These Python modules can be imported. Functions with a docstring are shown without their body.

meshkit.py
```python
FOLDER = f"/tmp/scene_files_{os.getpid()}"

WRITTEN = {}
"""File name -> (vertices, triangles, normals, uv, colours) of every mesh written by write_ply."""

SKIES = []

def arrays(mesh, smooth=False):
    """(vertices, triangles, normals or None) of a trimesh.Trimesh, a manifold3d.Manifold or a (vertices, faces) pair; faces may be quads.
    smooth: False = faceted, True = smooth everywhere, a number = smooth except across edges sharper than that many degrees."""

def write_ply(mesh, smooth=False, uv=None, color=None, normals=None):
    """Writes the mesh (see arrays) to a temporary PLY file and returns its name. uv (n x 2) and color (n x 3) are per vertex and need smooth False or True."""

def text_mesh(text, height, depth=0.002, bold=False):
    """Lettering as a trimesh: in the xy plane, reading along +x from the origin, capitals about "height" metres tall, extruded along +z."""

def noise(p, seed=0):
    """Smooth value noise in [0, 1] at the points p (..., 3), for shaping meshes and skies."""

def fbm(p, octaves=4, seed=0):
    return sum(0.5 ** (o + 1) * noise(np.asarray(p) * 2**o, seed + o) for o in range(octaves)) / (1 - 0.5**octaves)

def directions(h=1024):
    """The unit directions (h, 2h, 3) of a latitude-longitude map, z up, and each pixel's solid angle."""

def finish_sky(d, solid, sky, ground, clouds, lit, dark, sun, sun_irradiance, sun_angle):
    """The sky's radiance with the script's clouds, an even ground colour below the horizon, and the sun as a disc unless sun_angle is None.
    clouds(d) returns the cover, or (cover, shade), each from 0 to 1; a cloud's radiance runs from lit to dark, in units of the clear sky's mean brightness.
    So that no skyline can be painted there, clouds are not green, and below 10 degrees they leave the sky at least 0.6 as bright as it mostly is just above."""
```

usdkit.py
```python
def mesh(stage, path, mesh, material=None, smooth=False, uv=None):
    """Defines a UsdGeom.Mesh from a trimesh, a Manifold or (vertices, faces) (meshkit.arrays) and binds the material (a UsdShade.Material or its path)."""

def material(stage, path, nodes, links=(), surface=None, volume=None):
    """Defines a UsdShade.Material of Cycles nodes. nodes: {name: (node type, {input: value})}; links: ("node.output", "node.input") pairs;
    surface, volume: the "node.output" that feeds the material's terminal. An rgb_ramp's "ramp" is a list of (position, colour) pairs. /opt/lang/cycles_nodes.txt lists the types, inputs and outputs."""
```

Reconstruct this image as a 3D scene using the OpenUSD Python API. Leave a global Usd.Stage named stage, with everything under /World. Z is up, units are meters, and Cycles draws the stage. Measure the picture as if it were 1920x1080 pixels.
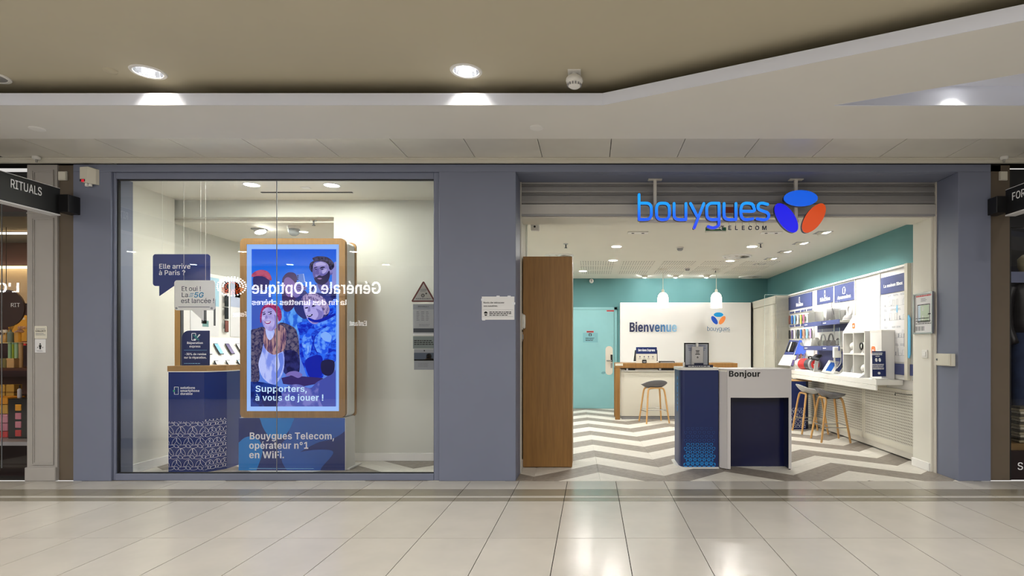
import glob, math, random, re
import numpy as np, trimesh, manifold3d, shapely, usdkit
from shapely import affinity
from shapely.geometry import Polygon, LineString, Point, box as sbox
from shapely.ops import unary_union
from PIL import Image, ImageDraw, ImageFont
from pxr import Usd, UsdGeom, UsdLux, Gf, Sdf

stage = Usd.Stage.CreateInMemory()
UsdGeom.SetStageUpAxis(stage, UsdGeom.Tokens.z); UsdGeom.SetStageMetersPerUnit(stage, 1.0)
stage.SetDefaultPrim(UsdGeom.Xform.Define(stage, '/World').GetPrim())
UsdGeom.Scope.Define(stage, '/World/Looks')
rnd = random.Random(7)

# ---------------------------------------------------------------- camera, ambient light, exposure
F, VX, VY, H = 1080.0, 1110.0, 650.0, 1.38          # focal length and vanishing point in pixels of the 1920 frame; eye height
cam = UsdGeom.Camera.Define(stage, '/World/camera')
cam.AddTranslateOp().Set(Gf.Vec3d(0, 0, H)); cam.AddRotateXOp().Set(90.0)
cam.CreateHorizontalApertureAttr(36.0); cam.CreateVerticalApertureAttr(20.25)
cam.CreateFocalLengthAttr(36.0 * F / 1920)
cam.CreateHorizontalApertureOffsetAttr((960 - VX) / 1920 * 36.0)
cam.CreateVerticalApertureOffsetAttr((VY - 540) / 1920 * 36.0)
cam.CreateClippingRangeAttr(Gf.Vec2f(0.05, 200.0))
cam.CreateExposureAttr(0.0)

dome = UsdLux.DomeLight.Define(stage, '/World/hall_ambience')
dome.CreateColorAttr(Gf.Vec3f(1.0, 0.97, 0.93)); dome.CreateIntensityAttr(0.22)

MALL = 720.0
def area(name, x, y, z, w, d, power, color, rx=0.0):
    l = UsdLux.RectLight.Define(stage, '/World/' + name)
    l.AddTranslateOp().Set(Gf.Vec3d(x, y, z)); l.AddRotateXOp().Set(rx)
    l.CreateWidthAttr(w); l.CreateHeightAttr(d); l.CreateIntensityAttr(power); l.CreateColorAttr(Gf.Vec3f(*color))
for _iy, _y in enumerate((1.4, -0.8, -2.8)):
    for _ix in range(8):
        l = UsdLux.DiskLight.Define(stage, f'/World/mall_lamp_{_iy}{_ix}')
        l.AddTranslateOp().Set(Gf.Vec3d(-10.2 + 2.46 * _ix, _y, 3.48)); l.CreateRadiusAttr(.075); l.CreateIntensityAttr(MALL); l.CreateColorAttr(Gf.Vec3f(1.0, .975, .94))
LAMP_MALL, LAMP_SHOP, LAMP_SHOW, SPOT, PENDANT = 1200.0, 620.0, 290.0, 900.0, 3.0

# ---------------------------------------------------------------- materials
def lin(*c): return tuple(((x / 255) / 12.92 if x / 255 <= 0.04045 else ((x / 255 + 0.055) / 1.055) ** 2.4) for x in c)
MATS = {}
def mat(name, col, rough=0.5, metal=0.0, emit=0.0, var=0.0, scale=6.0, stretch=None, bump=0.0, bscale=200.0, spec=0.5, coat=0.0, random_tone=0.0):
    if name in MATS: return MATS[name]
    c = lin(*col) if max(col) > 1 else col
    n = {'p': ('principled_bsdf', {'base_color': c, 'roughness': rough, 'metallic': metal, 'specular_ior_level': spec, 'coat_weight': coat})}
    l = []
    if emit: n['p'][1].update(emission_color=c, emission_strength=emit)
    if var or stretch or bump:
        n['g'] = ('texture_coordinate', {}); n['m'] = ('mapping', {'scale': stretch or (1, 1, 1)}); l.append(('g.object', 'm.vector'))
    if var:
        n['n'] = ('noise_texture', {'scale': scale, 'detail': 4.0, 'roughness': 0.6})
        lo = tuple(x * (1 - var) for x in c); hi = tuple(min(1, x * (1 + var)) for x in c)
        n['r'] = ('rgb_ramp', {'ramp': [(0.3, lo), (0.7, hi)]})
        l += [('m.vector', 'n.vector'), ('n.fac', 'r.fac')]
        if random_tone:
            n['o'] = ('object_info', {}); n['mr'] = ('map_range', {'to_min': 1 - random_tone, 'to_max': 1 + random_tone, 'from_min': 0.0, 'from_max': 1.0})
            n['h'] = ('hsv', {}); l += [('o.random', 'mr.value'), ('mr.result', 'h.value'), ('r.color', 'h.color'), ('h.color', 'p.base_color')]
        else: l.append(('r.color', 'p.base_color'))
    if bump:
        n['bn'] = ('noise_texture', {'scale': bscale, 'detail': 3.0}); n['b'] = ('bump', {'strength': bump, 'distance': 0.002})
        l += [('m.vector', 'bn.vector'), ('bn.fac', 'b.height'), ('b.normal', 'p.normal')]
    MATS[name] = usdkit.material(stage, '/World/Looks/' + name, n, l, surface='p.BSDF')
    return MATS[name]
def textured_glow(name, c1, c2, scale, stretch=(1, 1, 1), detail=3.0, lo=.42, hi=.58):
    if name not in MATS:
        MATS[name] = usdkit.material(stage, '/World/Looks/' + name, {'g': ('geometry', {}), 'm': ('mapping', {'scale': stretch}), 'n': ('noise_texture', {'scale': scale, 'detail': detail}), 'r': ('rgb_ramp', {'ramp': [(lo, lin(*c1)), (hi, lin(*c2))]}), 'e': ('emission', {'strength': 1.0})},
            [('g.position', 'm.vector'), ('m.vector', 'n.vector'), ('n.fac', 'r.fac'), ('r.color', 'e.color')], surface='e.emission')
    return MATS[name]
def glow(name, col, strength):
    if name not in MATS:
        c = lin(*col) if max(col) > 1 else col
        MATS[name] = usdkit.material(stage, '/World/Looks/' + name, {'e': ('emission', {'color': c, 'strength': strength})}, surface='e.emission')
    return MATS[name]
def pane(name, ior=1.5, tint=(1, 1, 1)):
    if name not in MATS:
        MATS[name] = usdkit.material(stage, '/World/Looks/' + name, {'t': ('transparent_bsdf', {'color': tint}), 'g': ('glossy_bsdf', {'color': (1, 1, 1), 'roughness': 0.0}),
            'f': ('fresnel', {'IOR': ior}), 'm': ('mix_closure', {})}, [('f.fac', 'm.fac'), ('t.BSDF', 'm.closure1'), ('g.BSDF', 'm.closure2')], surface='m.closure')
    return MATS[name]

M = dict(
    tile=mat('floor_tile', (184, 180, 173), 0.22, var=0.05, scale=2.5, random_tone=0.03, spec=0.27),
    tile_band=mat('floor_band', (134, 128, 113), 0.17, var=0.06, scale=3, spec=0.42),
    joint=mat('dark_joint', (34, 30, 27), 0.9),
    taupe=mat('taupe_ceiling_paint', (190, 182, 160), 0.8, var=0.02, scale=1.5),
    plaster=mat('grey_plaster', (224, 222, 217), 0.7, var=0.015, scale=1.2),
    fascia=mat('fascia_light_tint', (226, 230, 244), 0.6),  # white finish; the bluish light on the raft edges is put into this colour
    metal_panel=mat('ceiling_panel_metal', (218, 215, 206), 0.3, metal=0.1, random_tone=0.03, var=0.02),
    trim_white=mat('trim_white', (212, 208, 196), 0.5),
    frame=mat('blue_grey_coating', (114, 120, 141), 0.5, var=0.03, scale=2.0, bump=0.05, bscale=90),
    frame_dark=mat('gasket_black', (22, 22, 26), 0.6),
    pil_taupe=mat('taupe_pilaster', (98, 86, 72), 0.6, var=0.05, scale=2),
    pil_grey=mat('grey_panelling', (164, 160, 156), 0.6, var=0.02, scale=3),
    wall=mat('shop_wall_white', (226, 224, 214), 0.7, var=0.012, scale=2),
    wall_grey=mat('shop_wall_grey', (208, 209, 202), 0.7),
    ceil=mat('shop_ceiling', (226, 223, 212), 0.8, var=0.01, scale=2),
    teal=mat('teal_paint', (84, 134, 137), 0.65, var=0.03, scale=2.0),
    teal_door=mat('teal_door_paint', (128, 178, 182), 0.5, var=0.03, scale=3.0),
    plank_dark=mat('plank_grey', (138, 130, 121), 0.5, var=0.2, scale=3.0, stretch=(6, 6, 6), random_tone=0.06),
    plank_light=mat('plank_white', (216, 212, 203), 0.45, var=0.06, scale=3.0, stretch=(6, 6, 6), random_tone=0.03),
    wood=mat('walnut_laminate', (142, 102, 50), 0.5, var=0.16, scale=5.0, stretch=(9, 9, 0.5), bump=0.05, bscale=20),
    oak=mat('oak_laminate', (164, 126, 78), 0.45, var=0.16, scale=4.0, stretch=(1.2, 8, 8)),
    oak_leg=mat('oak_leg', (204, 158, 98), 0.45, var=0.1, scale=6.0, stretch=(8, 8, 0.8)),
    white=mat('white_laminate', (232, 231, 226), 0.35),
    white_matt=mat('white_matt', (232, 231, 228), 0.7),
    offwhite=mat('off_white', (214, 210, 196), 0.5),
    navy=mat('navy_print', (20, 38, 94), 0.4),
    navy_window=mat('navy_window_print', (8, 42, 116), 0.4),
    navy_dark=mat('navy_dark', (20, 26, 58), 0.35),
    navy_sign=mat('navy_sign', (66, 76, 126), 0.5),
    teal_print=mat('teal_print', (0, 140, 200), 0.45),
    blue_print=mat('blue_print', (0, 128, 212), 0.45),
    blue_mid=mat('blue_mid_print', (36, 92, 180), 0.45),
    ink=mat('black_ink', (18, 18, 20), 0.6),
    ink_grey=mat('grey_ink', (120, 122, 128), 0.6),
    ink_white=mat('white_ink', (240, 241, 244), 0.6),
    ink_blue=mat('pale_blue_ink', (130, 190, 225), 0.6),
    paper=mat('paper', (222, 222, 224), 0.6),
    desk=mat('desk_grey_white', (206, 203, 204), 0.4),
    black=mat('black_plastic', (20, 20, 22), 0.4),
    graphite=mat('graphite_plastic', (70, 72, 78), 0.5),
    grey=mat('grey_plastic', (150, 150, 152), 0.5),
    seat=mat('seat_grey', (112, 112, 118), 0.5),
    seat_light=mat('seat_light_grey', (196, 197, 198), 0.5),
    steel=mat('brushed_steel', (190, 190, 188), 0.3, metal=1.0),
    chrome=mat('chrome_reflector', (235, 238, 245), 0.12, metal=1.0),
    shutter=mat('shutter_aluminium', (138, 136, 135), 0.42, metal=0.25, var=0.05, scale=3, stretch=(1, 6, 6)),
    shutter_bar=mat('shutter_bar_aluminium', (184, 181, 176), 0.45, metal=0.1, var=0.04, scale=3),
    bracket=mat('bracket_grey', (205, 200, 190), 0.5),
    red=mat('red_print', (205, 52, 52), 0.5),
    orange=mat('orange_print', (235, 130, 70), 0.5),
    gold=mat('gold_card', (206, 160, 70), 0.4),
    green=mat('exit_green', (0, 92, 62), 0.5),
    glass=pane('window_pane', 1.6), acrylic=pane('acrylic_sheet', 1.5, (0.96, 0.97, 0.97)),
)

# ---------------------------------------------------------------- geometry helpers
def X(px, Y): return (px - VX) * Y / F
def Z(py, Y): return H - (py - VY) * Y / F
def Yfloor(py): return F * H / (py - VY)
Y0 = 5.914
def tm(m):
    k = m.to_mesh(); return trimesh.Trimesh(k.vert_properties[:, :3], k.tri_verts, process=False)
def hull(pts): return tm(manifold3d.Manifold.hull_points(np.asarray(pts, float)))
def bx(x0, x1, y0, y1, z0, z1, b=0.0):
    x0, x1 = sorted((x0, x1)); y0, y1 = sorted((y0, y1)); z0, z1 = sorted((z0, z1))
    b = min(b, 0.45 * min(x1 - x0, y1 - y0, z1 - z0))
    if b <= 0:
        m = trimesh.creation.box([x1 - x0, y1 - y0, z1 - z0]); m.apply_translation([(x0 + x1) / 2, (y0 + y1) / 2, (z0 + z1) / 2]); return m
    p = []
    for x, sx in ((x0, 1), (x1, -1)):
        for y, sy in ((y0, 1), (y1, -1)):
            for z, sz in ((z0, 1), (z1, -1)):
                p += [(x + sx * b, y + sy * b, z), (x + sx * b, y, z + sz * b), (x, y + sy * b, z + sz * b)]
    return hull(p)
def cat(*ms):
    out = []
    for m in ms: out += m if isinstance(m, list) else [m]
    return trimesh.util.concatenate(out)
def cyl(p, q, r, r2=None, n=16):
    p, q = np.asarray(p, float), np.asarray(q, float); r2 = r if r2 is None else r2
    d = (q - p) / np.linalg.norm(q - p); a = np.cross(d, [0, 0, 1] if abs(d[2]) < .9 else [1, 0, 0]); a /= np.linalg.norm(a); b = np.cross(d, a)
    t = np.linspace(0, 2 * np.pi, n, endpoint=False); ring = np.outer(np.cos(t), a) + np.outer(np.sin(t), b)
    return hull(np.vstack([p + r * ring, q + r2 * ring]))
def lathe(prof, c=(0, 0, 0), n=32):
    t = np.linspace(0, 2 * np.pi, n, endpoint=False); k = len(prof)
    v = np.array([(r * math.cos(a), r * math.sin(a), z) for a in t for r, z in prof]) + np.asarray(c, float)
    f = []
    for i in range(n):
        j = (i + 1) % n
        for q in range(k - 1):
            A, B, C_, D = i * k + q, j * k + q, j * k + q + 1, i * k + q + 1
            f += [(A, B, C_), (A, C_, D)]
    return trimesh.Trimesh(v, f, process=False)
def tube(path, r, n=10, closed=False):
    path = np.asarray(path, float); k = len(path); rr = np.broadcast_to(np.asarray(r, float), (k,))
    tan = np.gradient(path, axis=0); tan /= np.linalg.norm(tan, axis=1, keepdims=True)
    a = np.cross(tan[0], [0, 0, 1]); a = np.cross(tan[0], [1, 0, 0]) if np.linalg.norm(a) < .1 else a; a /= np.linalg.norm(a)
    v, t = [], np.linspace(0, 2 * np.pi, n, endpoint=False)
    for i in range(k):
        a = a - tan[i] * a.dot(tan[i]); a /= np.linalg.norm(a); b = np.cross(tan[i], a)
        v += list(path[i] + rr[i] * (np.outer(np.cos(t), a) + np.outer(np.sin(t), b)))
    f = []
    for i in range(k - 1):
        for q in range(n):
            A, B = i * n + q, i * n + (q + 1) % n
            f += [(A, B, B + n), (A, B + n, A + n)]
    for base, flip in ((0, 1), ((k - 1) * n, 0)):
        for q in range(1, n - 1): f.append((base, base + q + 1, base + q) if flip else (base, base + q, base + q + 1))
    return trimesh.Trimesh(v, f, process=False)
def spline(pts, n=8, closed=False):
    p = np.asarray(pts, float)
    if closed: p = np.vstack([p[-1], p, p[0], p[1]])
    else: p = np.vstack([2 * p[0] - p[1], p, 2 * p[-1] - p[-2]])
    out = []
    for i in range(1, len(p) - 2):
        for t in np.linspace(0, 1, n, endpoint=False):
            out.append(.5 * ((2 * p[i]) + (p[i + 1] - p[i - 1]) * t + (2 * p[i - 1] - 5 * p[i] + 4 * p[i + 1] - p[i + 2]) * t * t + (3 * p[i] - p[i - 1] - 3 * p[i + 1] + p[i + 2]) * t ** 3))
    if not closed: out.append(p[-2])
    return np.array(out)
def ext(g, d):
    gs = [q for q in getattr(g, 'geoms', [g]) if q.geom_type == 'Polygon' and q.area > 1e-9]
    return cat(*[trimesh.creation.extrude_polygon(q, d, engine='earcut') for q in gs])
AX = {'front': ((1, 0, 0), (0, 0, 1)), 'left': ((0, -1, 0), (0, 0, 1)), 'right': ((0, 1, 0), (0, 0, 1)), 'back': ((-1, 0, 0), (0, 0, 1)), 'up': ((1, 0, 0), (0, 1, 0)), 'down': ((1, 0, 0), (0, -1, 0))}
def put(m, o, way='front'):
    u, v = AX[way] if isinstance(way, str) else way
    u, v = np.asarray(u, float), np.asarray(v, float); w = np.cross(u, v)
    T = np.eye(4); T[:3, 0], T[:3, 1], T[:3, 2], T[:3, 3] = u, v, w, o
    m = m.copy(); m.apply_transform(T); return m
_fonts, _texts = {}, {}
def text(s, h, weight=600, size=64, track=0.0):
    key = (s, weight, size)
    if key not in _texts:
        if (weight, size) not in _fonts:
            f = ImageFont.truetype(glob.glob('/opt/blender-*/*/datafiles/fonts/Inter.woff2')[0], size); f.set_variation_by_axes([14, weight]); _fonts[weight, size] = f
        f = _fonts[weight, size]
        x0, y0, x1, y1 = f.getbbox(s, anchor='ls')
        w, hh = int(x1 - x0 + 8), int(y1 - y0 + 8)
        im = Image.new('L', (w, hh)); ImageDraw.Draw(im).text((4 - x0, 4 - y0), s, 255, f, anchor='ls')
        on = np.pad(np.asarray(im) > 127, ((0, 0), (1, 1))).astype(np.int8)
        rows, st = np.nonzero(np.diff(on, axis=1) == 1); en = np.nonzero(np.diff(on, axis=1) == -1)[1]
        g = shapely.union_all(shapely.box(st, -rows - 1, en, -rows)).buffer(.5).buffer(-.5).simplify(.55)
        _texts[key] = affinity.affine_transform(g, [1, 0, 0, 1, -4, 4 - y0])
    k = h / (size * 0.727); return affinity.scale(_texts[key], k, k, origin=(0, 0))
def fit(g, x0, x1, y0, y1):
    a = g.bounds; sx, sy = (x1 - x0) / (a[2] - a[0]), (y1 - y0) / (a[3] - a[1])
    return affinity.affine_transform(g, [sx, 0, 0, sy, x0 - a[0] * sx, y0 - a[1] * sy])
def move(g, x, y): return affinity.translate(g, x, y)
def rrect(x0, x1, y0, y1, r): return sbox(x0 + r, y0 + r, x1 - r, y1 - r).buffer(r, 6)
def ell(cx, cy, a, b, ang=0, n=12): return affinity.translate(affinity.rotate(affinity.scale(Point(0, 0).buffer(1, n), a, b), ang, origin=(0, 0)), cx, cy)
def lines(x0, x1, y0, y1, n, fill=.5, seed=0, ragged=.25):
    r = random.Random(seed); s = (y1 - y0) / n; out = []
    for i in range(n):
        y = y1 - (i + .5) * s; x, e = x0, x1 - (x1 - x0) * r.random() * ragged
        while x < e - .02 * (x1 - x0):
            w = (x1 - x0) * r.uniform(.05, .16); out.append(sbox(x, y - s * fill / 2, min(e, x + w), y + s * fill / 2)); x += w + (x1 - x0) * .025
    return shapely.MultiPolygon(out)

# ---------------------------------------------------------------- prims
NAMES, BASE = {}, {}
def numbered(path):
    k = NAMES.get(path, -1) + 1; NAMES[path] = k
    return path if k == 0 else f'{path}_{k:03d}'
def tags(p, label=None, category=None, group=None, kind=None):
    for k, v in (('label', label), ('category', category), ('group', group), ('kind', kind)):
        if v: p.SetCustomDataByKey(k, v)
    return p
def thing(name, label, category, base=(0, 0, 0), group=None, kind=None):
    path = numbered('/World/' + name); x = UsdGeom.Xform.Define(stage, path); x.AddTranslateOp().Set(Gf.Vec3d(*map(float, base)))
    BASE[path] = np.asarray(base, float); tags(x.GetPrim(), label, category, group, kind); return path
def part(parent, name, m, material, smooth=False, label=None, kind=None):
    path = numbered(f'{parent}/{name}')
    root = '/'.join(parent.split('/')[:3]); b = BASE.get(root)
    if b is not None and b.any(): m = m.copy(); m.apply_translation(-b)
    p = usdkit.mesh(stage, path, m, material, smooth=smooth).GetPrim()
    tags(p, label, None, None, kind); return path
def solo(name, m, material, label, category, group=None, smooth=False, kind=None):
    path = numbered('/World/' + name); p = usdkit.mesh(stage, path, m, material, smooth=smooth).GetPrim()
    tags(p, label, category, group, kind); return path
def struct(name, m=None, material=None, smooth=False):
    path = '/World/' + name; assert path not in NAMES, path; NAMES[path] = 0
    p = (UsdGeom.Xform.Define(stage, path) if m is None else usdkit.mesh(stage, path, m, material, smooth=smooth)).GetPrim()
    tags(p, kind='structure'); return path
def dup(src, delta, label, group=None, rotz=0.0):
    name = re.sub(r'_\d{3}$', '', src); path = numbered(name)
    x = UsdGeom.Xform.Define(stage, path); p = x.GetPrim(); p.GetReferences().AddInternalReference(src)
    b = BASE[src] + np.asarray(delta, float); BASE[path] = b
    x.ClearXformOpOrder(); x.AddTranslateOp().Set(Gf.Vec3d(*map(float, b)))
    if rotz: x.AddRotateZOp().Set(rotz)
    p.SetInstanceable(True); tags(p, label, None, group); return path
ORD = ['first', 'second', 'third', 'fourth', 'fifth', 'sixth', 'seventh', 'eighth', 'ninth', 'tenth', 'eleventh', 'twelfth']
# ================================================================ the mall: floor
fl = struct('floor')
XA, XB = -10.2, 8.6
part(fl, 'screed', bx(-20, 14, -3.2, 5.93, -.06, -.012), M['joint'])
TW = 90.4 / 252 * H
xj0 = X(1064, Y0)
rows = [(5.914, Yfloor(917.2), 'tile'), (Yfloor(917.2), Yfloor(929.6), 'tile_band'), (Yfloor(929.6), Yfloor(933.2), 'tile'), (Yfloor(933.2), Yfloor(939.6), 'tile_band'),
        (Yfloor(939.6), Yfloor(1009), 'tile'), (Yfloor(1009), Yfloor(1009) - .93, 'tile')]
for ya, yb, k in rows:
    for i in range(math.floor((XA - xj0) / TW), math.ceil((XB - xj0) / TW)):
        x = xj0 + i * TW; g = .0026
        if x + TW < X(-260, ya) - .2 or x > X(2260, ya) + .2: continue
        part(fl, 'tile', bx(x + g, x + TW - g, yb + .0035, ya - .0035, -.012, rnd.uniform(-.0003, .0003)), M[k])
part(fl, 'tile', bx(-20, 14, -3.2, rows[-1][1] - .0012, -.012, 0), M['tile'])

# ================================================================ the mall: ceiling
ZC, ZR, ZF, YR = 3.50, 3.30, 3.393, 4.58
DOWN = [(-.968, 4.43), (-3.425, 4.446), (2.86, 4.40), (-.968, 1.9), (-3.425, 1.9), (1.49, 1.9), (-5.9, 1.9), (-5.9, 4.44)]
cl = struct('ceiling')
area_poly = sbox(-20, -3.2, 14, 6.3)
for x, y in DOWN: area_poly = area_poly.difference(Point(x, y).buffer(.104, 16))
part(cl, 'upper_ceiling', put(ext(area_poly, .03), (0, 0, ZC), 'up'), M['taupe'])
d = np.array([2.455, -1.19]); A = np.array([.085, YR]); B = np.array([1.93, YR])
raft = Polygon([(-20, YR), tuple(A), tuple(A + d * 4.2), tuple(B + d * 4.2), tuple(B), (14, YR), (14, 5.32), (-20, 5.32)])
part(cl, 'raft', put(ext(raft, ZF - ZR), (0, 0, ZR), 'up'), M['plaster'])
def skirt(p, q):
    p, q = np.asarray(p), np.asarray(q); t = (q - p) / np.linalg.norm(q - p); n = np.array([t[1], -t[0]])
    return put(ext(Polygon([tuple(p), tuple(q), tuple(q + n * .004), tuple(p + n * .004)]), ZF - ZR + .002), (0, 0, ZR - .001), 'up')
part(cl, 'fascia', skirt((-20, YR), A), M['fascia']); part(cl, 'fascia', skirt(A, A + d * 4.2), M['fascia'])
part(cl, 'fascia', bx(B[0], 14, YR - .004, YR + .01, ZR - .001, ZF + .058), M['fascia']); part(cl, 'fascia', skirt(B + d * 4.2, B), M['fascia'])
recess = Polygon([tuple(B), (9.5, YR), tuple(B + d * 3.1)]).difference(Point(*DOWN[2]).buffer(.104, 16))
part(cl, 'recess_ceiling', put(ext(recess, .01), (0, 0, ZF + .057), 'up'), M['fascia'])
part(cl, 'panel_backing', bx(-20, 14, 5.322, 6.3, ZR + .03, ZR + .06), M['joint'])
for i in range(-16, 12):
    x = .18 + .6853 * i
    if x + .7 < X(-80, 5.3) or x > X(2000, 5.3): continue
    dz = rnd.uniform(0, .0015)
    part(cl, 'panel', bx(x + .003, x + .6823, 5.324, 5.868, ZR + .006 + dz, ZR + .028), M['metal_panel'])
struct('trim_1', cat(bx(-20, 14, 5.872, 5.9135, 3.258, 3.315, .004), bx(-20, 14, 5.862, 5.872, 3.29, 3.305)), M['trim_white'])

# recessed downlights
def downlight(x, y, label, ZC=ZC):
    t = thing('recessed_downlight', label, 'ceiling light', (x, y, ZC), 'recessed downlights in the taupe mall ceiling')
    part(t, 'trim_ring', lathe([(.098, .012), (.098, -.004), (.104, -.008), (.118, -.007), (.123, 0), (.106, .0), (.106, .012), (.098, .012)], (x, y, ZC), 40), M['white_matt'], 40)
    part(t, 'reflector', lathe([(.098, .0), (.097, .06), (.09, .12), (.07, .18), (.055, .215)], (x, y, ZC), 14), M['chrome'])
    part(t, 'bulb', cat(cyl((x, y, ZC + .205), (x, y, ZC + .215), .055), cyl((x, y, ZC + .12), (x, y, ZC + .205), .014)), glow('mall_bulb', (255, 246, 228), LAMP_MALL))
    part(t, 'housing', lathe([(.125, .03), (.125, .25), (.0, .25)], (x, y, ZC), 20), M['bracket'])
names = {0: 'round recessed downlight in the taupe ceiling beside the smoke detector', 1: 'round recessed downlight in the taupe ceiling above the left shop window', 2: 'downlight inside the bright triangular ceiling recess, lighting its back edge'}
for i, (x, y) in enumerate(DOWN):
    if i in (3, 4, 5, 6): continue
    downlight(x, y, names.get(i, 'round recessed downlight in the taupe ceiling beyond the frame at the left'), ZF + .057 if i == 2 else ZC)
x, y = -4.72, 4.52
t = thing('ceiling_speaker', 'flat round speaker in the taupe ceiling at the left edge', 'speaker', (x, y, ZC))
part(t, 'rim', lathe([(.095, 0), (.1, -.008), (.12, -.007), (.124, 0)], (x, y, ZC), 32), M['white_matt'], 40)
part(t, 'grille', cyl((x, y, ZC - .004), (x, y, ZC - .001), .096, n=32), M['grey'])
x, y = X(207, 4.42), 4.42
solo('ceiling_button', trimesh.util.concatenate([lathe([(.0, -.022), (.025, -.02), (.045, -.01), (.05, 0)], (x, y, ZC), 24)]), M['taupe'], 'small round taupe dome on the ceiling left of the downlight', 'ceiling cover', smooth=True)
# smoke detector hanging in the mall
yy = 4.45; x, z = X(1077, yy), Z(138, yy)
t = thing('smoke_detector', 'white smoke detector hanging from the taupe mall ceiling', 'smoke detector', (x, yy, ZC))
part(t, 'mounting_plate', bx(x - .05, x + .05, yy - .05, yy + .05, ZC - .008, ZC), M['white_matt'])
part(t, 'stem', cyl((x, yy, ZC - .035), (x, yy, ZC), .02), M['white_matt'], 40)
part(t, 'body', lathe([(.02, -.03), (.05, -.034), (.063, -.05), (.066, -.068), (.06, -.085), (.05, -.095), (.046, -.11), (.03, -.122), (0, -.125)], (x, yy, ZC), 32), M['white_matt'], 35)
part(t, 'vent', cat(*[bx(x + .052 * math.cos(a) - .005, x + .052 * math.cos(a) + .005, yy + .052 * math.sin(a) - .005, yy + .052 * math.sin(a) + .005, ZC - .108, ZC - .092) for a in np.linspace(0, 2 * np.pi, 14, endpoint=False)]), M['grey'])
for px, py, lab in ((70, 241, 'flat round white cover plate on the soffit, above the left pilasters'), (1006, 239, 'flat round white cover plate on the soffit, above the middle pillar')):
    yy = F * (ZR - H) / (VY - py); x = X(px, yy)
    solo('cover_plate', lathe([(0, -.012), (.05, -.012), (.058, -.008), (.06, 0)], (x, yy, ZR), 28), M['white_matt'], lab, 'cover plate', smooth=40)
for px, lab in ((72, 'small sprinkler under the ceiling trim at the far left'), (1880, 'small sprinkler under the ceiling trim at the far right')):
    x = X(px, 5.86); t = thing('sprinkler', lab, 'sprinkler', (x, 5.85, ZR))
    part(t, 'rosette', lathe([(0, -.03), (.03, -.028), (.036, -.02), (.036, 0)], (x, 5.84, ZR + .006), 20), M['white_matt'], 40)
    part(t, 'head', cyl((x, 5.84, ZR - .05), (x, 5.84, ZR - .02), .01), M['steel'])

# ================================================================ facade
fx = lambda px: X(px, Y0)
ZH = Z(308, Y0)                      # head of the facade
fr = struct('trim_2')                # the blue-grey shopfront frame
def fp(name, m, k='frame'): part(fr, name, m, M[k])
YB = 6.28
fp('header', bx(fx(137), fx(1858), Y0, 6.0, Z(322, Y0), ZH, .003))
fp('header_soffit', bx(fx(823) , fx(1797), 6.0, YB + .12, Z(322, Y0), ZH, .002))
fp('pillar', bx(fx(137), fx(208), Y0, 6.2, 0, Z(322, Y0), .003))
fp('pillar', bx(fx(823), fx(967), Y0, YB, 0, Z(322, Y0), .003))
fp('pillar', bx(fx(1797), fx(1858), Y0, YB, 0, Z(322, Y0), .003))
fp('pillar', bx(fx(1797) + .002, fx(1797) + .2, YB, 6.45, 0, 3.2))
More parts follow.
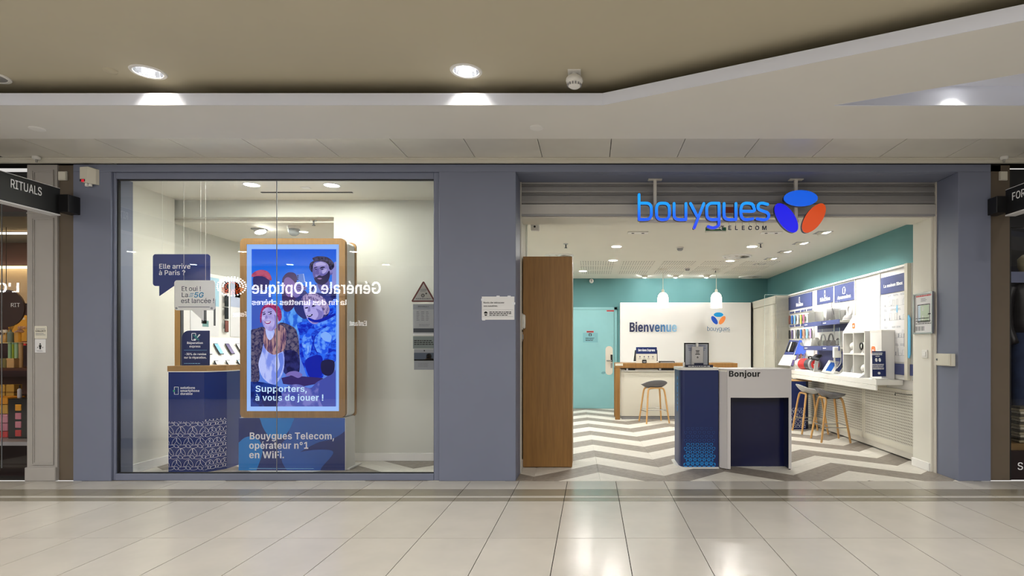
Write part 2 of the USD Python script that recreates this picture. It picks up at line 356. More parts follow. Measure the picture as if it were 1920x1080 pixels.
# window_1: frame, gasket, two panes
w = struct('window_1'); YW = 5.975
wx0, wx1, wz0, wz1 = X(222, YW), X(815, YW), Z(887, YW), Z(337, YW)
ox0, ox1, oz1 = fx(208), fx(823), Z(322, Y0)
for m in (bx(ox0, wx0, 5.94, 6.02, 0, oz1, .004), bx(wx1, ox1, 5.94, 6.02, 0, oz1, .004), bx(wx0, wx1, 5.94, 6.02, wz1, oz1, .004), bx(wx0, wx1, 5.935, 6.02, 0, wz0, .004)): part(w, 'window_frame', m, M['frame'])
gk = cat(bx(wx0, wx0 + .012, 5.96, 5.99, wz0, wz1), bx(wx1 - .006, wx1, 5.96, 5.99, wz0, wz1), bx(wx0, wx1, 5.96, 5.99, wz1 - .01, wz1), bx(wx0, wx1, 5.96, 5.99, wz0, wz0 + .008))
part(w, 'gasket', gk, M['frame_dark'])
xm = X(519, YW)
def sheet(x0, x1, y, z0, z1): return trimesh.Trimesh([(x0, y, z0), (x1, y, z0), (x1, y, z1), (x0, y, z1)], [(0, 1, 2), (0, 2, 3)], process=False)
part(w, 'pane', sheet(wx0 + .005, xm - .002, YW, wz0, wz1), M['glass']); part(w, 'pane', sheet(xm + .002, wx1 - .003, YW, wz0, wz1), M['glass'])
part(w, 'pane_joint', bx(xm - .003, xm + .003, YW - .004, YW + .004, wz0, wz1), M['ink_grey'])
# pilasters of the neighbours
pl = struct('trim_3')
part(pl, 'pilaster', bx(fx(105), fx(137) - .002, 5.95, 6.3, 0, ZH), M['pil_taupe'])
pr = struct('trim_4'); part(pr, 'pilaster', bx(fx(1858) + .002, fx(1898), 5.95, 6.3, 0, ZH), M['pil_taupe'])
pg = struct('trim_5'); ga, gb = fx(48), fx(105) - .002
part(pg, 'pilaster', bx(ga, gb, 5.93, 6.3, .14, ZH), M['pil_grey'])
part(pg, 'plinth', bx(ga - .006, gb, 5.905, 6.3, 0, .14, .006), M['pil_grey'])
def moulding(x0, x1, z0, z1):
    o, i1, i2 = sbox(x0, z0, x1, z1), sbox(x0 + .012, z0 + .012, x1 - .012, z1 - .012), sbox(x0 + .024, z0 + .024, x1 - .024, z1 - .024)
    return cat(put(ext(o.difference(i1), .014), (0, 5.93, 0)), put(ext(i1.difference(i2), .007), (0, 5.93, 0)))
part(pg, 'moulding', moulding(X(58, Y0), X(99, Y0), Z(872, Y0), Z(408, Y0)), M['pil_grey'])
part(pg, 'moulding', moulding(X(58, Y0), X(99, Y0), Z(388, Y0), Z(318, Y0)), M['pil_grey'])
part(pg, 'capital_line', bx(ga, gb, 5.922, 5.93, Z(399, Y0) - .006, Z(399, Y0) + .006), M['pil_grey'])

# roller shutter
t = thing('roller_shutter', 'grey aluminium roller shutter rolled up over the open shop entrance', 'roller shutter', (1.5, YB, 2.8))
sx0, sx1 = fx(967) + .012, fx(1797) - .012
for ya, yb in ((346, 361.5), (362.5, 382), (383, 385)):
    pass
def slat(pa, pb, bulge=.014):
    za, zb = Z(pb, YB), Z(pa, YB); prof = [(0, za), (-.006, za + .004), (-bulge, za + .25 * (zb - za)), (-bulge, za + .75 * (zb - za)), (-.006, zb - .012), (-.012, zb - .010), (-.012, zb - .002), (0, zb)]
    g = Polygon([(a, b) for a, b in prof] + [(.012, zb), (.012, za)])
    return put(ext(g, sx1 - sx0), (sx0, YB + .03, 0), ((0, 1, 0), (0, 0, 1)))
for a, b in ((326, 345.5), (346, 360.8), (361.3, 381.2)): part(t, 'slat', slat(a, b), M['shutter'])
part(t, 'bottom_bar', bx(sx0, sx1, YB + .004, YB + .05, Z(401, YB), Z(382.5, YB), .003), M['shutter_bar'])
part(t, 'red_label', bx(X(1358, YB), X(1377, YB), YB + .0025, YB + .004, Z(399, YB), Z(388, YB)), mat('label_rust', (150, 66, 44), .5)); part(t, 'seal', bx(sx0, sx1, YB + .012, YB + .042, Z(404.5, YB), Z(401, YB)), M['grey'])
for s in (fx(967) + .001, fx(1797) - .012): part(t, 'guide_rail', bx(s, s + .011, YB - .0, YB + .06, 0.0, Z(340, YB)), M['bracket'])

# ================================================================ hanging shop sign
YS = 6.12; k = YS / F; SC = 380 / 1920       # crop pixel -> frame pixel
def S(x, y): return (X(1180 + x * SC, YS), Z(340 + y * SC, YS))
t = thing('hanging_shop_sign', 'hanging blue lettered shop sign with a three-ellipse emblem below the shutter', 'shop sign', (1.5, YS, 2.7))
zs = Z(322, Y0)
ib = lambda n, c, e: mat(n, c, 0.35, emit=e)
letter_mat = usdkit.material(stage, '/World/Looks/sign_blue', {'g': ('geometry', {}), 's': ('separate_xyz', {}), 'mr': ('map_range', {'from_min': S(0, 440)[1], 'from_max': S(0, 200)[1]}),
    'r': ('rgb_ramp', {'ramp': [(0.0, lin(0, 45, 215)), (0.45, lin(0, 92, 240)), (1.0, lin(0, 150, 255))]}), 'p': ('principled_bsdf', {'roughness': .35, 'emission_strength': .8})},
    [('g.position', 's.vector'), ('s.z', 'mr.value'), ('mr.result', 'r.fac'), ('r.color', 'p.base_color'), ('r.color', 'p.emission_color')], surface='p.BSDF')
side_mat = mat('sign_side_navy', (8, 20, 70), .4)
strokes = dict(
    b=[[(92, 128), (92, 362)], [(92, 362), (160, 362), (190, 352), (206, 325), (208, 285), (206, 245), (190, 218), (160, 208), (100, 209)]],
    o=[[(317, 208), (280, 214), (260, 240), (256, 287), (260, 334), (280, 358), (317, 364), (354, 358), (374, 334), (378, 287), (374, 240), (354, 214), (317, 208)]],
    u=[[(423, 212), (423, 318), (434, 350), (465, 363), (535, 363)], [(535, 212), (535, 363)]],
    y=[[(578, 212), (642, 332)], [(704, 212), (614, 441)]],
    g=[[(848, 360), (790, 364), (757, 358), (736, 334), (731, 287), (736, 240), (757, 216), (790, 208), (847, 210)], [(847, 210), (848, 395), (836, 425), (806, 440), (775, 440), (746, 430)]],
    u2=[[(896, 212), (896, 318), (907, 350), (938, 363), (1008, 363)], [(1008, 212), (1008, 363)]],
    e=[[(1056, 283), (1176, 283), (1174, 240), (1158, 217), (1116, 208), (1078, 216), (1060, 242), (1055, 287), (1060, 332), (1078, 356), (1110, 364), (1168, 356)]],
    s=[[(1308, 220), (1265, 209), (1235, 212), (1220, 228), (1218, 252), (1232, 270), (1265, 283), (1300, 296), (1317, 316), (1316, 342), (1298, 360), (1260, 365), (1208, 356)]])
rw = 13.0 * SC * k
def stroke_shape(st):
    gs = []
    for q in st:
        p = np.array([S(*c) for c in q]); p = spline(p, 5) if len(p) > 2 else p
        gs.append(LineString(p).buffer(rw, 6))
    return unary_union(gs).simplify(.0004)
for n, st in strokes.items():
    g = stroke_shape(st)
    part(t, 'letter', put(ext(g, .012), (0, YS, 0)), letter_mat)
    part(t, 'letter_return', put(ext(g.buffer(-.001), .045), (0, YS + .045, 0)), side_mat)
emb = [((1617, 165), 160, 76, 0, (0, 95, 235)), ((1481, 350), 160, 77, -55, (8, 8, 235)), ((1742, 352), 160, 77, 55, (205, 70, 14))]
for i, (c, a, b, ang, col) in enumerate(emb):
    cx, cz = S(*c); g = ell(cx, cz, a * SC * k, b * SC * k, ang, 20)
    part(t, 'emblem_ellipse', put(ext(g, .012), (0, YS - .012, 0)), mat(f'sign_ellipse_{i}', col, .4, emit=.55), label=['light blue upper ellipse', 'deep blue left ellipse', 'orange right ellipse'][i])
    part(t, 'emblem_return', put(ext(g.buffer(-.001), .045), (0, YS + .033, 0)), side_mat)
xa, xb = S(100, 0)[0], S(1620, 0)[0]; zb0, zb1 = S(0, 381)[1], S(0, 355)[1]
part(t, 'crossbar', bx(xa, xb, YS + .05, YS + .075, zb0, zb1, .003), M['bracket'])
for px in (249, 1597):
    x = S(px, 0)[0]
    part(t, 'post', bx(x - .0165, x + .0165, YS + .047, YS + .08, zb0, zs - .008, .002), M['bracket'])
    part(t, 'ceiling_plate', bx(x - .075, x + .075, YS + .03, YS + .097, zs - .01, zs - .0005, .002), M['bracket'])
for ch, cx in zip('TELECOM', (882, 952, 1015, 1080, 1145, 1212, 1280)):
    g = text(ch, 38 * SC * k, 600); b = g.bounds; x, z = S(cx, 460)
    part(t, 'small_letter', put(ext(move(g, x - (b[0] + b[2]) / 2, z), .012), (0, YS + .01, 0)), M['navy_dark'])
    part(t, 'wire', cyl((x, YS + .02, z + 38 * SC * k), (x, YS + .05, zb0 + .004), .0015, n=6), M['steel'])

# ================================================================ things fixed to the facade
yy = 5.85; x0, x1, z0, z1 = X(147, yy), X(176, yy), Z(344, yy), Z(312, yy)
t = thing('alarm_siren', 'cream alarm siren box with red lens on the top left of the facade', 'alarm', ((x0 + x1) / 2, Y0, z0))
part(t, 'housing', hull([(x0, Y0, z1), (x1, Y0, z1 - .015), (x1, Y0, z0), (x0, Y0, z0 + .02), (x0 + .01, Y0 - .06, z1 - .005), (x0 + .1, Y0 - .07, z1 - .003), (x1 - .01, Y0 - .03, z1 - .02), (x0 + .01, Y0 - .06, z0 + .02), (x0 + .1, Y0 - .07, z0 + .003), (x1 - .01, Y0 - .03, z0)]), M['offwhite'])
part(t, 'window', bx(x0 + .015, x0 + .07, Y0 - .067, Y0 - .05, z0 + .02, z0 + .045), M['black'])
part(t, 'lens', bx(x0 + .035, x0 + .062, Y0 - .071, Y0 - .05, z0 + .016, z0 + .042), mat('red_lens', (210, 20, 45), .2, emit=.5))
for q in (.055, .092): part(t, 'gland', cyl((x0 + q, Y0 - .03, z0 - .02), (x0 + q, Y0 - .03, z0 + .01), .016, n=12), M['white_matt'], 40)
for px0, px1, py0, py1, yw, lab in ((112, 128, 322, 339, 5.95, 'small square blank plate on the left taupe pilaster'), (1872, 1887, 322, 339, 5.95, 'small square blank plate on the right taupe pilaster')):
    a, b, c, e = X(px0, yw), X(px1, yw), Z(py1, yw), Z(py0, yw)
    t = thing('blank_plate', lab, 'wall plate', ((a + b) / 2, yw, c)); part(t, 'back_box', bx(a, b, yw - .02, yw, c, e, .003), M['bracket']); part(t, 'cover', bx(a + .006, b - .006, yw - .028, yw - .02, c + .006, e - .006, .003), M['offwhite'])
# paper notice on the middle pillar
def note(name, lab, x0, x1, z0, z1, y, material, category, way='front', thick=.003):
    t = thing(name, lab, category, ((x0 + x1) / 2, y, z0)); part(t, 'sheet', put(ext(sbox(x0, z0, x1, z1), thick), (0, y, 0)), material); return t
def pr_(t, name, g, material, y, off=.0035): part(t, name, put(ext(g, .0006), (0, y - off, 0)), material)
yy = Y0; x0, x1, z0, z1 = X(903.5, yy), X(964.5, yy), Z(599.5, yy), Z(556, yy)
t = note('paper_notice', 'taped paper notice about smiles on the middle blue-grey pillar', x0, x1, z0, z1, yy, M['paper'], 'notice')
s = (x1 - x0) / 820
pr_(t, 'lettering', move(text('Ravis de retrouver', 42 * s, 700), x0 + 40 * s, z1 - 175 * s), M['ink'], yy)
pr_(t, 'lettering', move(text('vos sourires.', 42 * s, 700), x0 + 40 * s, z1 - 258 * s), M['ink'], yy)
pr_(t, 'rule', unary_union([sbox(x0 + 20 * s, z1 - 338 * s, x1 - 30 * s, z1 - 333 * s), sbox(x0 + 20 * s, z1 - 512 * s, x1 - 30 * s, z1 - 507 * s)]), M['ink_grey'], yy)
pr_(t, 'small_print', lines(x0 + 190 * s, x1 - 45 * s, z1 - 490 * s, z1 - 370 * s, 3, .5, 3), M['ink'], yy)
pr_(t, 'pictogram', ell(x0 + 100 * s, z1 - 430 * s, 45 * s, 55 * s).difference(sbox(x0 + 55 * s, z1 - 450 * s, x0 + 145 * s, z1 - 430 * s)), M['ink'], yy)
for q, (a, b) in enumerate(((.03, .86), (.5, .985), (.84, .985), (.06, .02), (.98, .7))):
    part(t, 'tape', bx(x0 + a * (x1 - x0) - .016, x0 + a * (x1 - x0) + .016, yy - .005, yy - .0035, z0 + b * (z1 - z0) - .012, z0 + b * (z1 - z0) + .012), mat('clear_tape', (228, 230, 236), .12))
# two small stickers on the grey pilaster
yy = 5.93
x0, x1, z0, z1 = X(65, yy), X(88.5, yy), Z(635, yy), Z(611, yy)
t = thing('collect_sticker', 'cream sticker with the word collect on the grey panelled pilaster', 'sticker', ((x0 + x1) / 2, yy, z0))
part(t, 'sheet', put(ext(rrect(x0, x1, z0, z1, .012), .003), (0, yy, 0)), M['offwhite'])
pr_(t, 'lettering', fit(text('COLLECT', .016, 700), x0 + .012, x1 - .012, z1 - .062, z1 - .045), M['ink'], yy)
pr_(t, 'small_print', unary_union([lines(x0 + .015, x1 - .015, z1 - .038, z1 - .026, 1, .5, 4), lines(x0 + .015, x1 - .015, z1 - .1, z1 - .072, 2, .4, 5)]), M['ink_grey'], yy)
x0, x1, z0, z1 = X(66, yy), X(86, yy), Z(661, yy), Z(636, yy)
t = note('distance_notice', 'small white notice with a standing figure pictogram on the grey panelled pilaster', x0, x1, z0, z1, yy, M['paper'], 'notice')
cx, cz = (x0 + x1) / 2, (z0 + z1) / 2
pr_(t, 'pictogram', unary_union([Point(cx, cz + .02).buffer(.007), sbox(cx - .012, cz - .015, cx + .012, cz + .01), sbox(cx - .008, cz - .035, cx + .008, cz - .01), sbox(cx - .03, cz - .02, cx - .022, cz - .012), sbox(cx + .022, cz - .02, cx + .03, cz - .012)]), M['ink'], yy)
pr_(t, 'small_print', lines(x0 + .02, x1 - .02, z0 + .008, z0 + .024, 2, .4, 6), M['ink_grey'], yy)
# key switch box on the right return
xr = fx(1797); ya, yb = xr * F / (1792 - VX), xr * F / (1763.5 - VX)
za, zb = Z(686, (ya + yb) / 2), Z(663, (ya + yb) / 2)
t = thing('key_switch_box', 'beige key switch box on the right return of the entrance', 'switch box', (xr, (ya + yb) / 2, za))
part(t, 'back_box', bx(xr - .045, xr, ya, yb, za, zb, .004), M['offwhite']); part(t, 'lid', bx(xr - .06, xr - .045, ya + .01, yb - .01, za + .004, zb - .004, .004), M['offwhite'])
part(t, 'keyhole', cyl((xr - .064, yb - .035, (za + zb) / 2), (xr - .059, yb - .035, (za + zb) / 2), .011, n=16), M['graphite'])

# ================================================================ blade signs of the neighbours
def blade(xf, ya, yb, za, zb, way, word, tx, lab):
    th = .1 if way == 'right' else -.1
    t = thing('projecting_sign', lab, 'shop sign', (xf, 5.94, za))
    part(t, 'box', bx(xf - th, xf, ya, yb, za, zb, .003), M['black'])
    part(t, 'edge_strip', cat(bx(xf - th, xf + .002 * (1 if th > 0 else -1), ya, yb, za - .014, za - .001), bx(xf - th, xf, ya, yb, zb + .001, zb + .006)), M['paper'])
    part(t, 'wall_bracket', bx(xf - th * .2, xf + th, yb - .02, 5.95, za + .02, zb - .06, .004), M['black'])
    return t
t = blade(X(113, 5.8), 4.3, 5.8, Z(402, 5.8), Z(354, 5.8), 'right', 'RITUALS', 0, 'black projecting sign with a seven letter white name beside the left pilaster')
xs = X(113, 5.8); yA, yB = xs * F / (20 - VX), xs * F / (78 - VX); zt = Z(361, (yA + yB) / 2)
part(t, 'lettering', put(ext(fit(text('RITUALS', .1, 500), 0, yB - yA, 0, .082), .002), (xs, yA, 2.845), 'right'), M['ink_white'])
t = blade(X(1885, 5.8), 4.3, 5.8, Z(403, 5.8), Z(357, 5.8), 'left', 'FOR', 0, 'black projecting sign with three white letters in view beside the right pilaster')
xs = X(1885, 5.8); yA, yB = xs * F / (1898 - VX), xs * F / (1922 - VX)
part(t, 'lettering', put(ext(fit(text('FOR', .1, 500), 0, yA - yB, 0, .075), .002), (xs, yA, 2.828), 'left'), M['ink_white'])
# ================================================================ shop shell
YK, XL, XR, ZS = 12.85, -5.17, 3.92, 2.90
YP = 6.96                                              # partition behind the display window
struct('wall_back', cat(bx(XL - .1, XR + .1, YK, YK + .1, 0, 3.1)), M['teal'])
struct('wall_left', bx(XL - .1, XL, 6.03, YK, 0, 3.3), M['wall_grey'])
wr = struct('wall_right')
part(wr, 'wall_surface', bx(XR, XR + .1, 6.7, YK, 0, 3.1), M['teal'])
part(wr, 'pier', bx(fx(1797) - .03, XR + .3, YB + .06, 6.70, 0, 3.1, .004), M['wall'])
part(wr, 'baseboard', bx(fx(1797) - .042, XR, YB + .075, 6.712, 0, .095, .004), M['white_matt'])
wp = struct('wall_partition')
part(wp, 'wall_surface', bx(-3.12, -.79, YP, YP + .1, 0, 3.2), M['wall_grey'])
part(wp, 'bulkhead', bx(XL, -3.12, YP, YP + .1, 2.946, 3.2), M['wall_grey'])
part(wp, 'jamb', bx(-.92, -.80, YB + .06, YP + .1, 0, 3.1, .003), M['wall'])
part(wp, 'baseboard', cat(bx(-3.12, -.92, YP - .012, YP, 0, .095, .003), bx(-.80, -.789, YB + .07, YP + .1, 0, .095, .003)), M['white_matt'])
struct('wall_showcase', cat(bx(XL, -5.0, 6.03, 6.9, 0, 3.3)), M['wall'])
struct('baseboard_showcase', bx(-5.0, -4.988, 6.03, 6.912, 0, .1, .003), M['white_matt'])
struct('wall_mullion', bx(-1.58, -.92, 6.29, 6.5, 0, 3.3), M['wall'])
SPOTS = [(X(px, F * (ZS - H) / (VY - py)), F * (ZS - H) / (VY - py)) for px, py in ((1543, 436), (1502, 456), (1472, 472), (1446, 485), (1424, 495))]
sc = struct('ceiling_shop')
part(sc, 'ceiling_surface', put(ext(sbox(-.92, 6.70, XR + .1, YK).union(sbox(XL, YP + .1, -.92, YK)).difference(unary_union([sbox(x_ - .082, y_ - .082, x_ + .082, y_ + .082) for x_, y_ in SPOTS])), .05), (0, 0, ZS), 'up'), M['ceil'])
part(sc, 'entrance_soffit', bx(-.92, XR + .1, YB + .05, 6.705, 2.80, 3.1), M['ceil'])
part(sc, 'showcase_ceiling', bx(XL, -.92, 6.0, YP, 3.15, 3.2), M['ceil'])
part(sc, 'void_cover', bx(XL - .1, XR + .3, 5.95, YK + .1, 3.19, 3.26), M['joint'])
part(sc, 'slot', bx(X(490, 6.6), X(661, 6.6), 6.585, 6.615, 3.143, 3.151), M['black'])
part(sc, 'access_panel', bx(X(565, 6.4), X(580, 6.4), 6.38, 6.45, 3.146, 3.151), M['white_matt'])
perf = usdkit.material(stage, '/World/Looks/perforated_board', {'g': ('geometry', {}), 'sc': ('vector_math', {'math_type': 'scale', 'scale': 22.0}), 'fr': ('vector_math', {'math_type': 'fraction'}),
    'of': ('vector_math', {'math_type': 'subtract', 'vector2': (.5, .5, .5)}), 'x': ('separate_xyz', {}), 'a': ('math', {'math_type': 'multiply'}), 'b': ('math', {'math_type': 'multiply'}), 's': ('math', {'math_type': 'add'}),
    'lt': ('math', {'math_type': 'less_than', 'value2': .05}), 'mx': ('mix', {'color1': lin(226, 223, 212), 'color2': lin(120, 118, 110)}), 'p': ('principled_bsdf', {'roughness': .8})},
    [('g.position', 'sc.vector1'), ('sc.vector', 'fr.vector1'), ('fr.vector', 'of.vector1'), ('of.vector', 'x.vector'), ('x.x', 'a.value1'), ('x.x', 'a.value2'), ('x.y', 'b.value1'), ('x.y', 'b.value2'),
     ('a.value', 's.value1'), ('b.value', 's.value2'), ('s.value', 'lt.value1'), ('lt.value', 'mx.fac'), ('mx.color', 'p.base_color')], surface='p.BSDF')
for iy in range(3):
    for ix in range(6):
        xa = -.95 + ix * .74; ya = 10.25 + iy * .62
        part(sc, 'panel', bx(xa, xa + .6, ya, ya + .5, ZS - .003, ZS + .01), perf)
struct('skirting_1', cat(bx(XL, -.5, YK - .012, YK, 0, .08)), M['white_matt'])

# shop floor of chevron planks, each its own piece
sf = struct('floor_shop')
part(sf, 'screed', bx(XL - .1, XR + .1, Y0 + .001, YK, -.06, -.008), M['joint'])
e1, e2, O = np.array([1, .028]), np.array([-.034, 1]), np.array([.0577, 6.774])
clipper = sbox(XL, Y0 + .003, XR, YK)
hw, bh = .695, .2235
far_l, far_d, count = [], [], 0
view = Polygon([(X(950, Y0), Y0), (X(1780, Y0), Y0), (XR, 6.6), (XR, YK), (-.6, YK), (-.9, 6.5)]).union(sbox(XL, Y0, -1.5, 7.0)).union(sbox(-5.2, 7, -3.0, 9.0))
cells = []
for c in range(-9, 7):
    for r in range(-16, 36):
        s0, s1 = (0, -.925) if c % 2 == 0 else (-.925, 0)
        v0 = r * bh
        q = [(c * hw, v0 + s0 * hw), ((c + 1) * hw, v0 + s1 * hw), ((c + 1) * hw, v0 + s1 * hw + bh), (c * hw, v0 + s0 * hw + bh)]
        g = Polygon([tuple(O + u * e1 + v * e2) for u, v in q]).buffer(-.0007, join_style=2).intersection(clipper)
        if g.is_empty or g.area < 1e-3: continue
        cells.append((g, (r // 2) % 2 == 0))
cells.sort(key=lambda t: (not t[0].intersects(view), t[0].centroid.y))
for i, (g, light) in enumerate(cells):
    if i < 296: part(sf, 'plank', put(ext(g, .008), (0, 0, -.008), 'up'), M['plank_light' if light else 'plank_dark'])
    else: (far_l if light else far_d).append(put(ext(g, .008), (0, 0, -.008), 'up'))
if far_l: part(sf, 'far_light_planks', cat(*far_l), M['plank_light'], kind='stuff'); part(sf, 'far_grey_planks', cat(*far_d), M['plank_dark'], kind='stuff')
print('planks', len(cells))
part(sf, 'floor_socket', bx(X(1245.5, 10.2) , X(1258, 10.2), Yfloor(824), Yfloor(821.5), -.002, .0015), M['graphite'])

# ================================================================ ceiling fittings of the shop
def at(px, py, z=ZS): y = F * (z - H) / (VY - py); return X(px, y), y
lens = glow('shop_lens', (255, 252, 245), LAMP_SHOP)
def shop_lamp(x, y, z, label, r=.07, lensmat=lens):
    t = thing('shop_downlight', label, 'ceiling light', (x, y, z), 'round downlights in the shop ceiling')
    part(t, 'rim', lathe([(r, -.001), (r + .003, -.006), (r + .014, -.005), (r + .016, 0)], (x, y, z), 28), M['white_matt'], 40)
    part(t, 'lens', cyl((x, y, z - .004), (x, y, z - .0015), r, n=28), lensmat)
for i, (px, py) in enumerate(((1156, 462), (1149.5, 488), (1093, 508), (1410, 462), (1369, 489))):
    x, y = at(px, py); shop_lamp(x, y, ZS, ['nearer round lit downlight in the shop ceiling left of the pendant lamps', 'round lit downlight just in front of the perforated ceiling panels, left side', 'small lit downlight in the shop ceiling beside the tall wooden cabinet', 'round lit downlight in front of the ceiling vent near the square spots', 'round lit downlight just behind the ceiling vent'][i])
for i, (x, y) in enumerate(((-1.7, 8.73), (-3.7, 8.2), (-1.7, 10.8), (-3.7, 10.8))):  # unseen lamps added to light the left half
    shop_lamp(x, y, ZS, f'unseen added downlight deep in the left half of the shop, number {ORD[i]} behind the partition')
show = glow('show_lens', (252, 255, 242), LAMP_SHOW)
for px, py, lab in ((472, 346, 'left of the two round downlights in the display window ceiling'), (622, 347, 'right of the two round downlights in the display window ceiling')):
    x, y = at(px, py, 3.15); shop_lamp(x, y, 3.15, lab, .075, show)
spotm = glow('spot_face', (255, 250, 240), SPOT)
for i, (px, py) in enumerate(((1543, 436), (1502, 456), (1472, 472), (1446, 485), (1424, 495))):
    x, y = at(px, py); lit = i in (0, 2, 3)
    t = thing('square_spot', f'{ORD[i]} tilted square spotlight from the entrance in the ceiling row by the right wall', 'spotlight', (x, y, ZS), 'square spots along the right wall')
    o, q = sbox(-.1, -.1, .1, .1), sbox(-.08, -.08, .08, .08)
    part(t, 'trim', put(ext(o.difference(q), .004), (x, y, ZS - .004), 'up'), M['grey'])
    q_ = math.radians(32); u = np.array([math.cos(q_), 0, math.sin(q_)]); v = np.array([0, 1.0, 0]); w_ = np.cross(u, v); c = np.array([x, y, ZS + .005])
    snoot = ext(sbox(-.055, -.07, .055, .07).difference(sbox(-.048, -.063, .048, .063)), .10)
    part(t, 'head', cat(put(snoot, c, (u, v)), put(trimesh.creation.box([.11, .14, .012]), c + w_ * .106, (u, v))), M['offwhite'])
    part(t, 'lit_face', put(trimesh.creation.box([.094, .124, .003]), c + w_ * .097, (u, v)), spotm)   # looks down at the right wall
x, y = at(486, 427, 2.92); y = min(y, 7.5)
t = thing('round_spot', 'tilted round spotlight in the lower ceiling behind the display window', 'spotlight', (x, y, ZS))
part(t, 'ring', lathe([(.075, 0), (.08, -.006), (.095, -.005), (.097, 0)], (x, y, ZS), 28), M['grey'], 40)
part(t, 'head', cyl((x, y, ZS + .02), (x + .02, y - .005, ZS - .035), .07, n=24), M['white_matt'])
part(t, 'lit_face', cyl((x + .0201, y - .005, ZS - .0352), (x + .0215, y - .0055, ZS - .039), .062, n=24), show)
def vent(px, py, lab, yy=None):
    x, y = at(px, py); y = yy or y; x = X(px, y); t = thing('air_vent', lab, 'air vent', (x, y, ZS))
    part(t, 'outer_ring', lathe([(.2, -.004), (.205, -.022), (.235, -.02), (.245, 0)], (x, y, ZS), 40), M['white'], 40)
    part(t, 'dish', lathe([(0, -.016), (.1, -.014), (.17, -.004), (.2, .0)], (x, y, ZS), 40), M['bracket'], 40)
    for k in range(8):
        a = k * math.pi / 4; c, s_ = math.cos(a), math.sin(a)
        part(t, 'blade', hull([(x + c * .05 - s_ * .01, y + s_ * .05 + c * .01, ZS - .02), (x + c * .19 - s_ * .045, y + s_ * .19 + c * .045, ZS - .012), (x + c * .19 + s_ * .03, y + s_ * .19 - c * .03, ZS - .028), (x + c * .05 + s_ * .01, y + s_ * .05 - c * .01, ZS - .024), (x + c * .12, y + s_ * .12, ZS - .014)]), M['white'])
    part(t, 'hub', lathe([(0, -.034), (.05, -.03), (.06, -.018)], (x, y, ZS), 20), M['white'], 40)
vent(1382, 480, 'large round swirl air vent in the middle of the shop ceiling'); vent(1406, 519, 'round air vent in the ceiling close to the back wall', 12.5); vent(1049, 479, 'round air vent in the ceiling above the tall wooden cabinet')
def detector(px, py, lab, z=ZS):
    x, y = at(px, py, z); t = thing('smoke_detector', lab, 'smoke detector', (x, y, z))
    part(t, 'base', cyl((x, y, z - .015), (x, y, z), .055, n=24), M['white_matt'], 40); part(t, 'sensor_head', lathe([(.045, -.015), (.045, -.035), (.03, -.05), (0, -.052)], (x, y, z), 24), M['grey'], 40)
detector(1275, 464, 'small smoke detector on the open shop ceiling before the pendants'); detector(1289, 503, 'small smoke detector on the ceiling between the two pendant lamps')
def sprinkler(px, py, lab, z=ZS):
    x, y = at(px, py, z); t = thing('sprinkler', lab, 'sprinkler', (x, y, z))
    part(t, 'rosette', lathe([(0, -.012), (.03, -.01), (.038, 0)], (x, y, z), 20), M['steel'], 40); part(t, 'head', cat(cyl((x, y, z - .06), (x, y, z), .009), cyl((x, y, z - .064), (x, y, z - .058), .02)), M['graphite'])
sprinkler(1061, 457, 'sprinkler in the shop ceiling above the tall wooden cabinet'); sprinkler(1426, 456, 'sprinkler in the shop ceiling beside the square spots'); sprinkler(588, 413, 'sprinkler hanging behind the display window, right of the camera dome'); sprinkler(1342, 505, 'sprinkler beside the right pendant lamp cord')
x, y = at(551, 414, 2.92); y = 7.3; x = X(551, y)
t = thing('dome_camera', 'white dome camera on the ceiling behind the display window', 'camera', (x, y, ZS))
part(t, 'collar', cyl((x, y, ZS - .03), (x, y, ZS), .078, n=28), M['white_matt'], 40); part(t, 'dome', lathe([(.07, -.03), (.066, -.07), (.05, -.1), (.025, -.115), (0, -.118)], (x, y, ZS), 28), mat('dome_cover', (175, 185, 192), .15), 40)
for i, px in enumerate((1209, 1267, 1325)):
    x, y = at(px, 516); t = thing('wall_washer', f'{ORD[i]} eyeball lamp from the left in the ceiling by the back wall', 'ceiling light', (x, y, ZS), 'eyeball lamps by the back wall')
    part(t, 'ring', lathe([(.07, 0), (.075, -.008), (.1, -.006), (.102, 0)], (x, y, ZS), 28), M['bracket'], 40)
    part(t, 'eyeball', lathe([(.07, -.004), (.06, -.03), (.04, -.048), (0, -.052)], (x, y, ZS), 24), M['offwhite'], 40)
    part(t, 'lit_face', cyl((x, y + .045, ZS - .035), (x, y + .05, ZS - .042), .035, n=16), glow('washer', (255, 252, 248), 330))
for px0, px1, py, lab in ((1177, 1215, 435.5, 'white emergency lamp plate on the ceiling behind the lettered sign'), (1427, 1465, 435.5, 'white emergency lamp plate on the ceiling behind the emblem')):
    x, y = at((px0 + px1) / 2, py); w_ = (px1 - px0) * y / F / 2; t = thing('emergency_light', lab, 'emergency light', (x, y, ZS))
    part(t, 'plate', bx(x - w_, x + w_, y - .06, y + .06, ZS - .012, ZS, .003), M['white'])
    for s_ in (-.5, .5): part(t, 'lens', cyl((x + s_ * w_, y, ZS - .016), (x + s_ * w_, y, ZS - .011), .018, n=12), M['graphite'])
yy = 7.35; x0, x1, z0, z1 = X(1323, yy), X(1361, yy), Z(433, yy), Z(424, yy)
t = thing('exit_sign', 'green emergency exit sign hanging behind the lettered shop sign', 'exit sign', ((x0 + x1) / 2, yy, z0))
part(t, 'green_plate', bx(x0, x1, yy - .012, yy + .012, z0, z1 + .03), mat('exit_green_lit', (0, 70, 48), .4, emit=.25)); part(t, 'lamp_body', bx(x0, x1, yy - .02, yy + .02, z0 - .02, z0, .004), M['white']); part(t, 'hanger', bx(x0 + .05, x1 - .05, yy - .005, yy + .005, z1 + .03, ZS), M['white'])
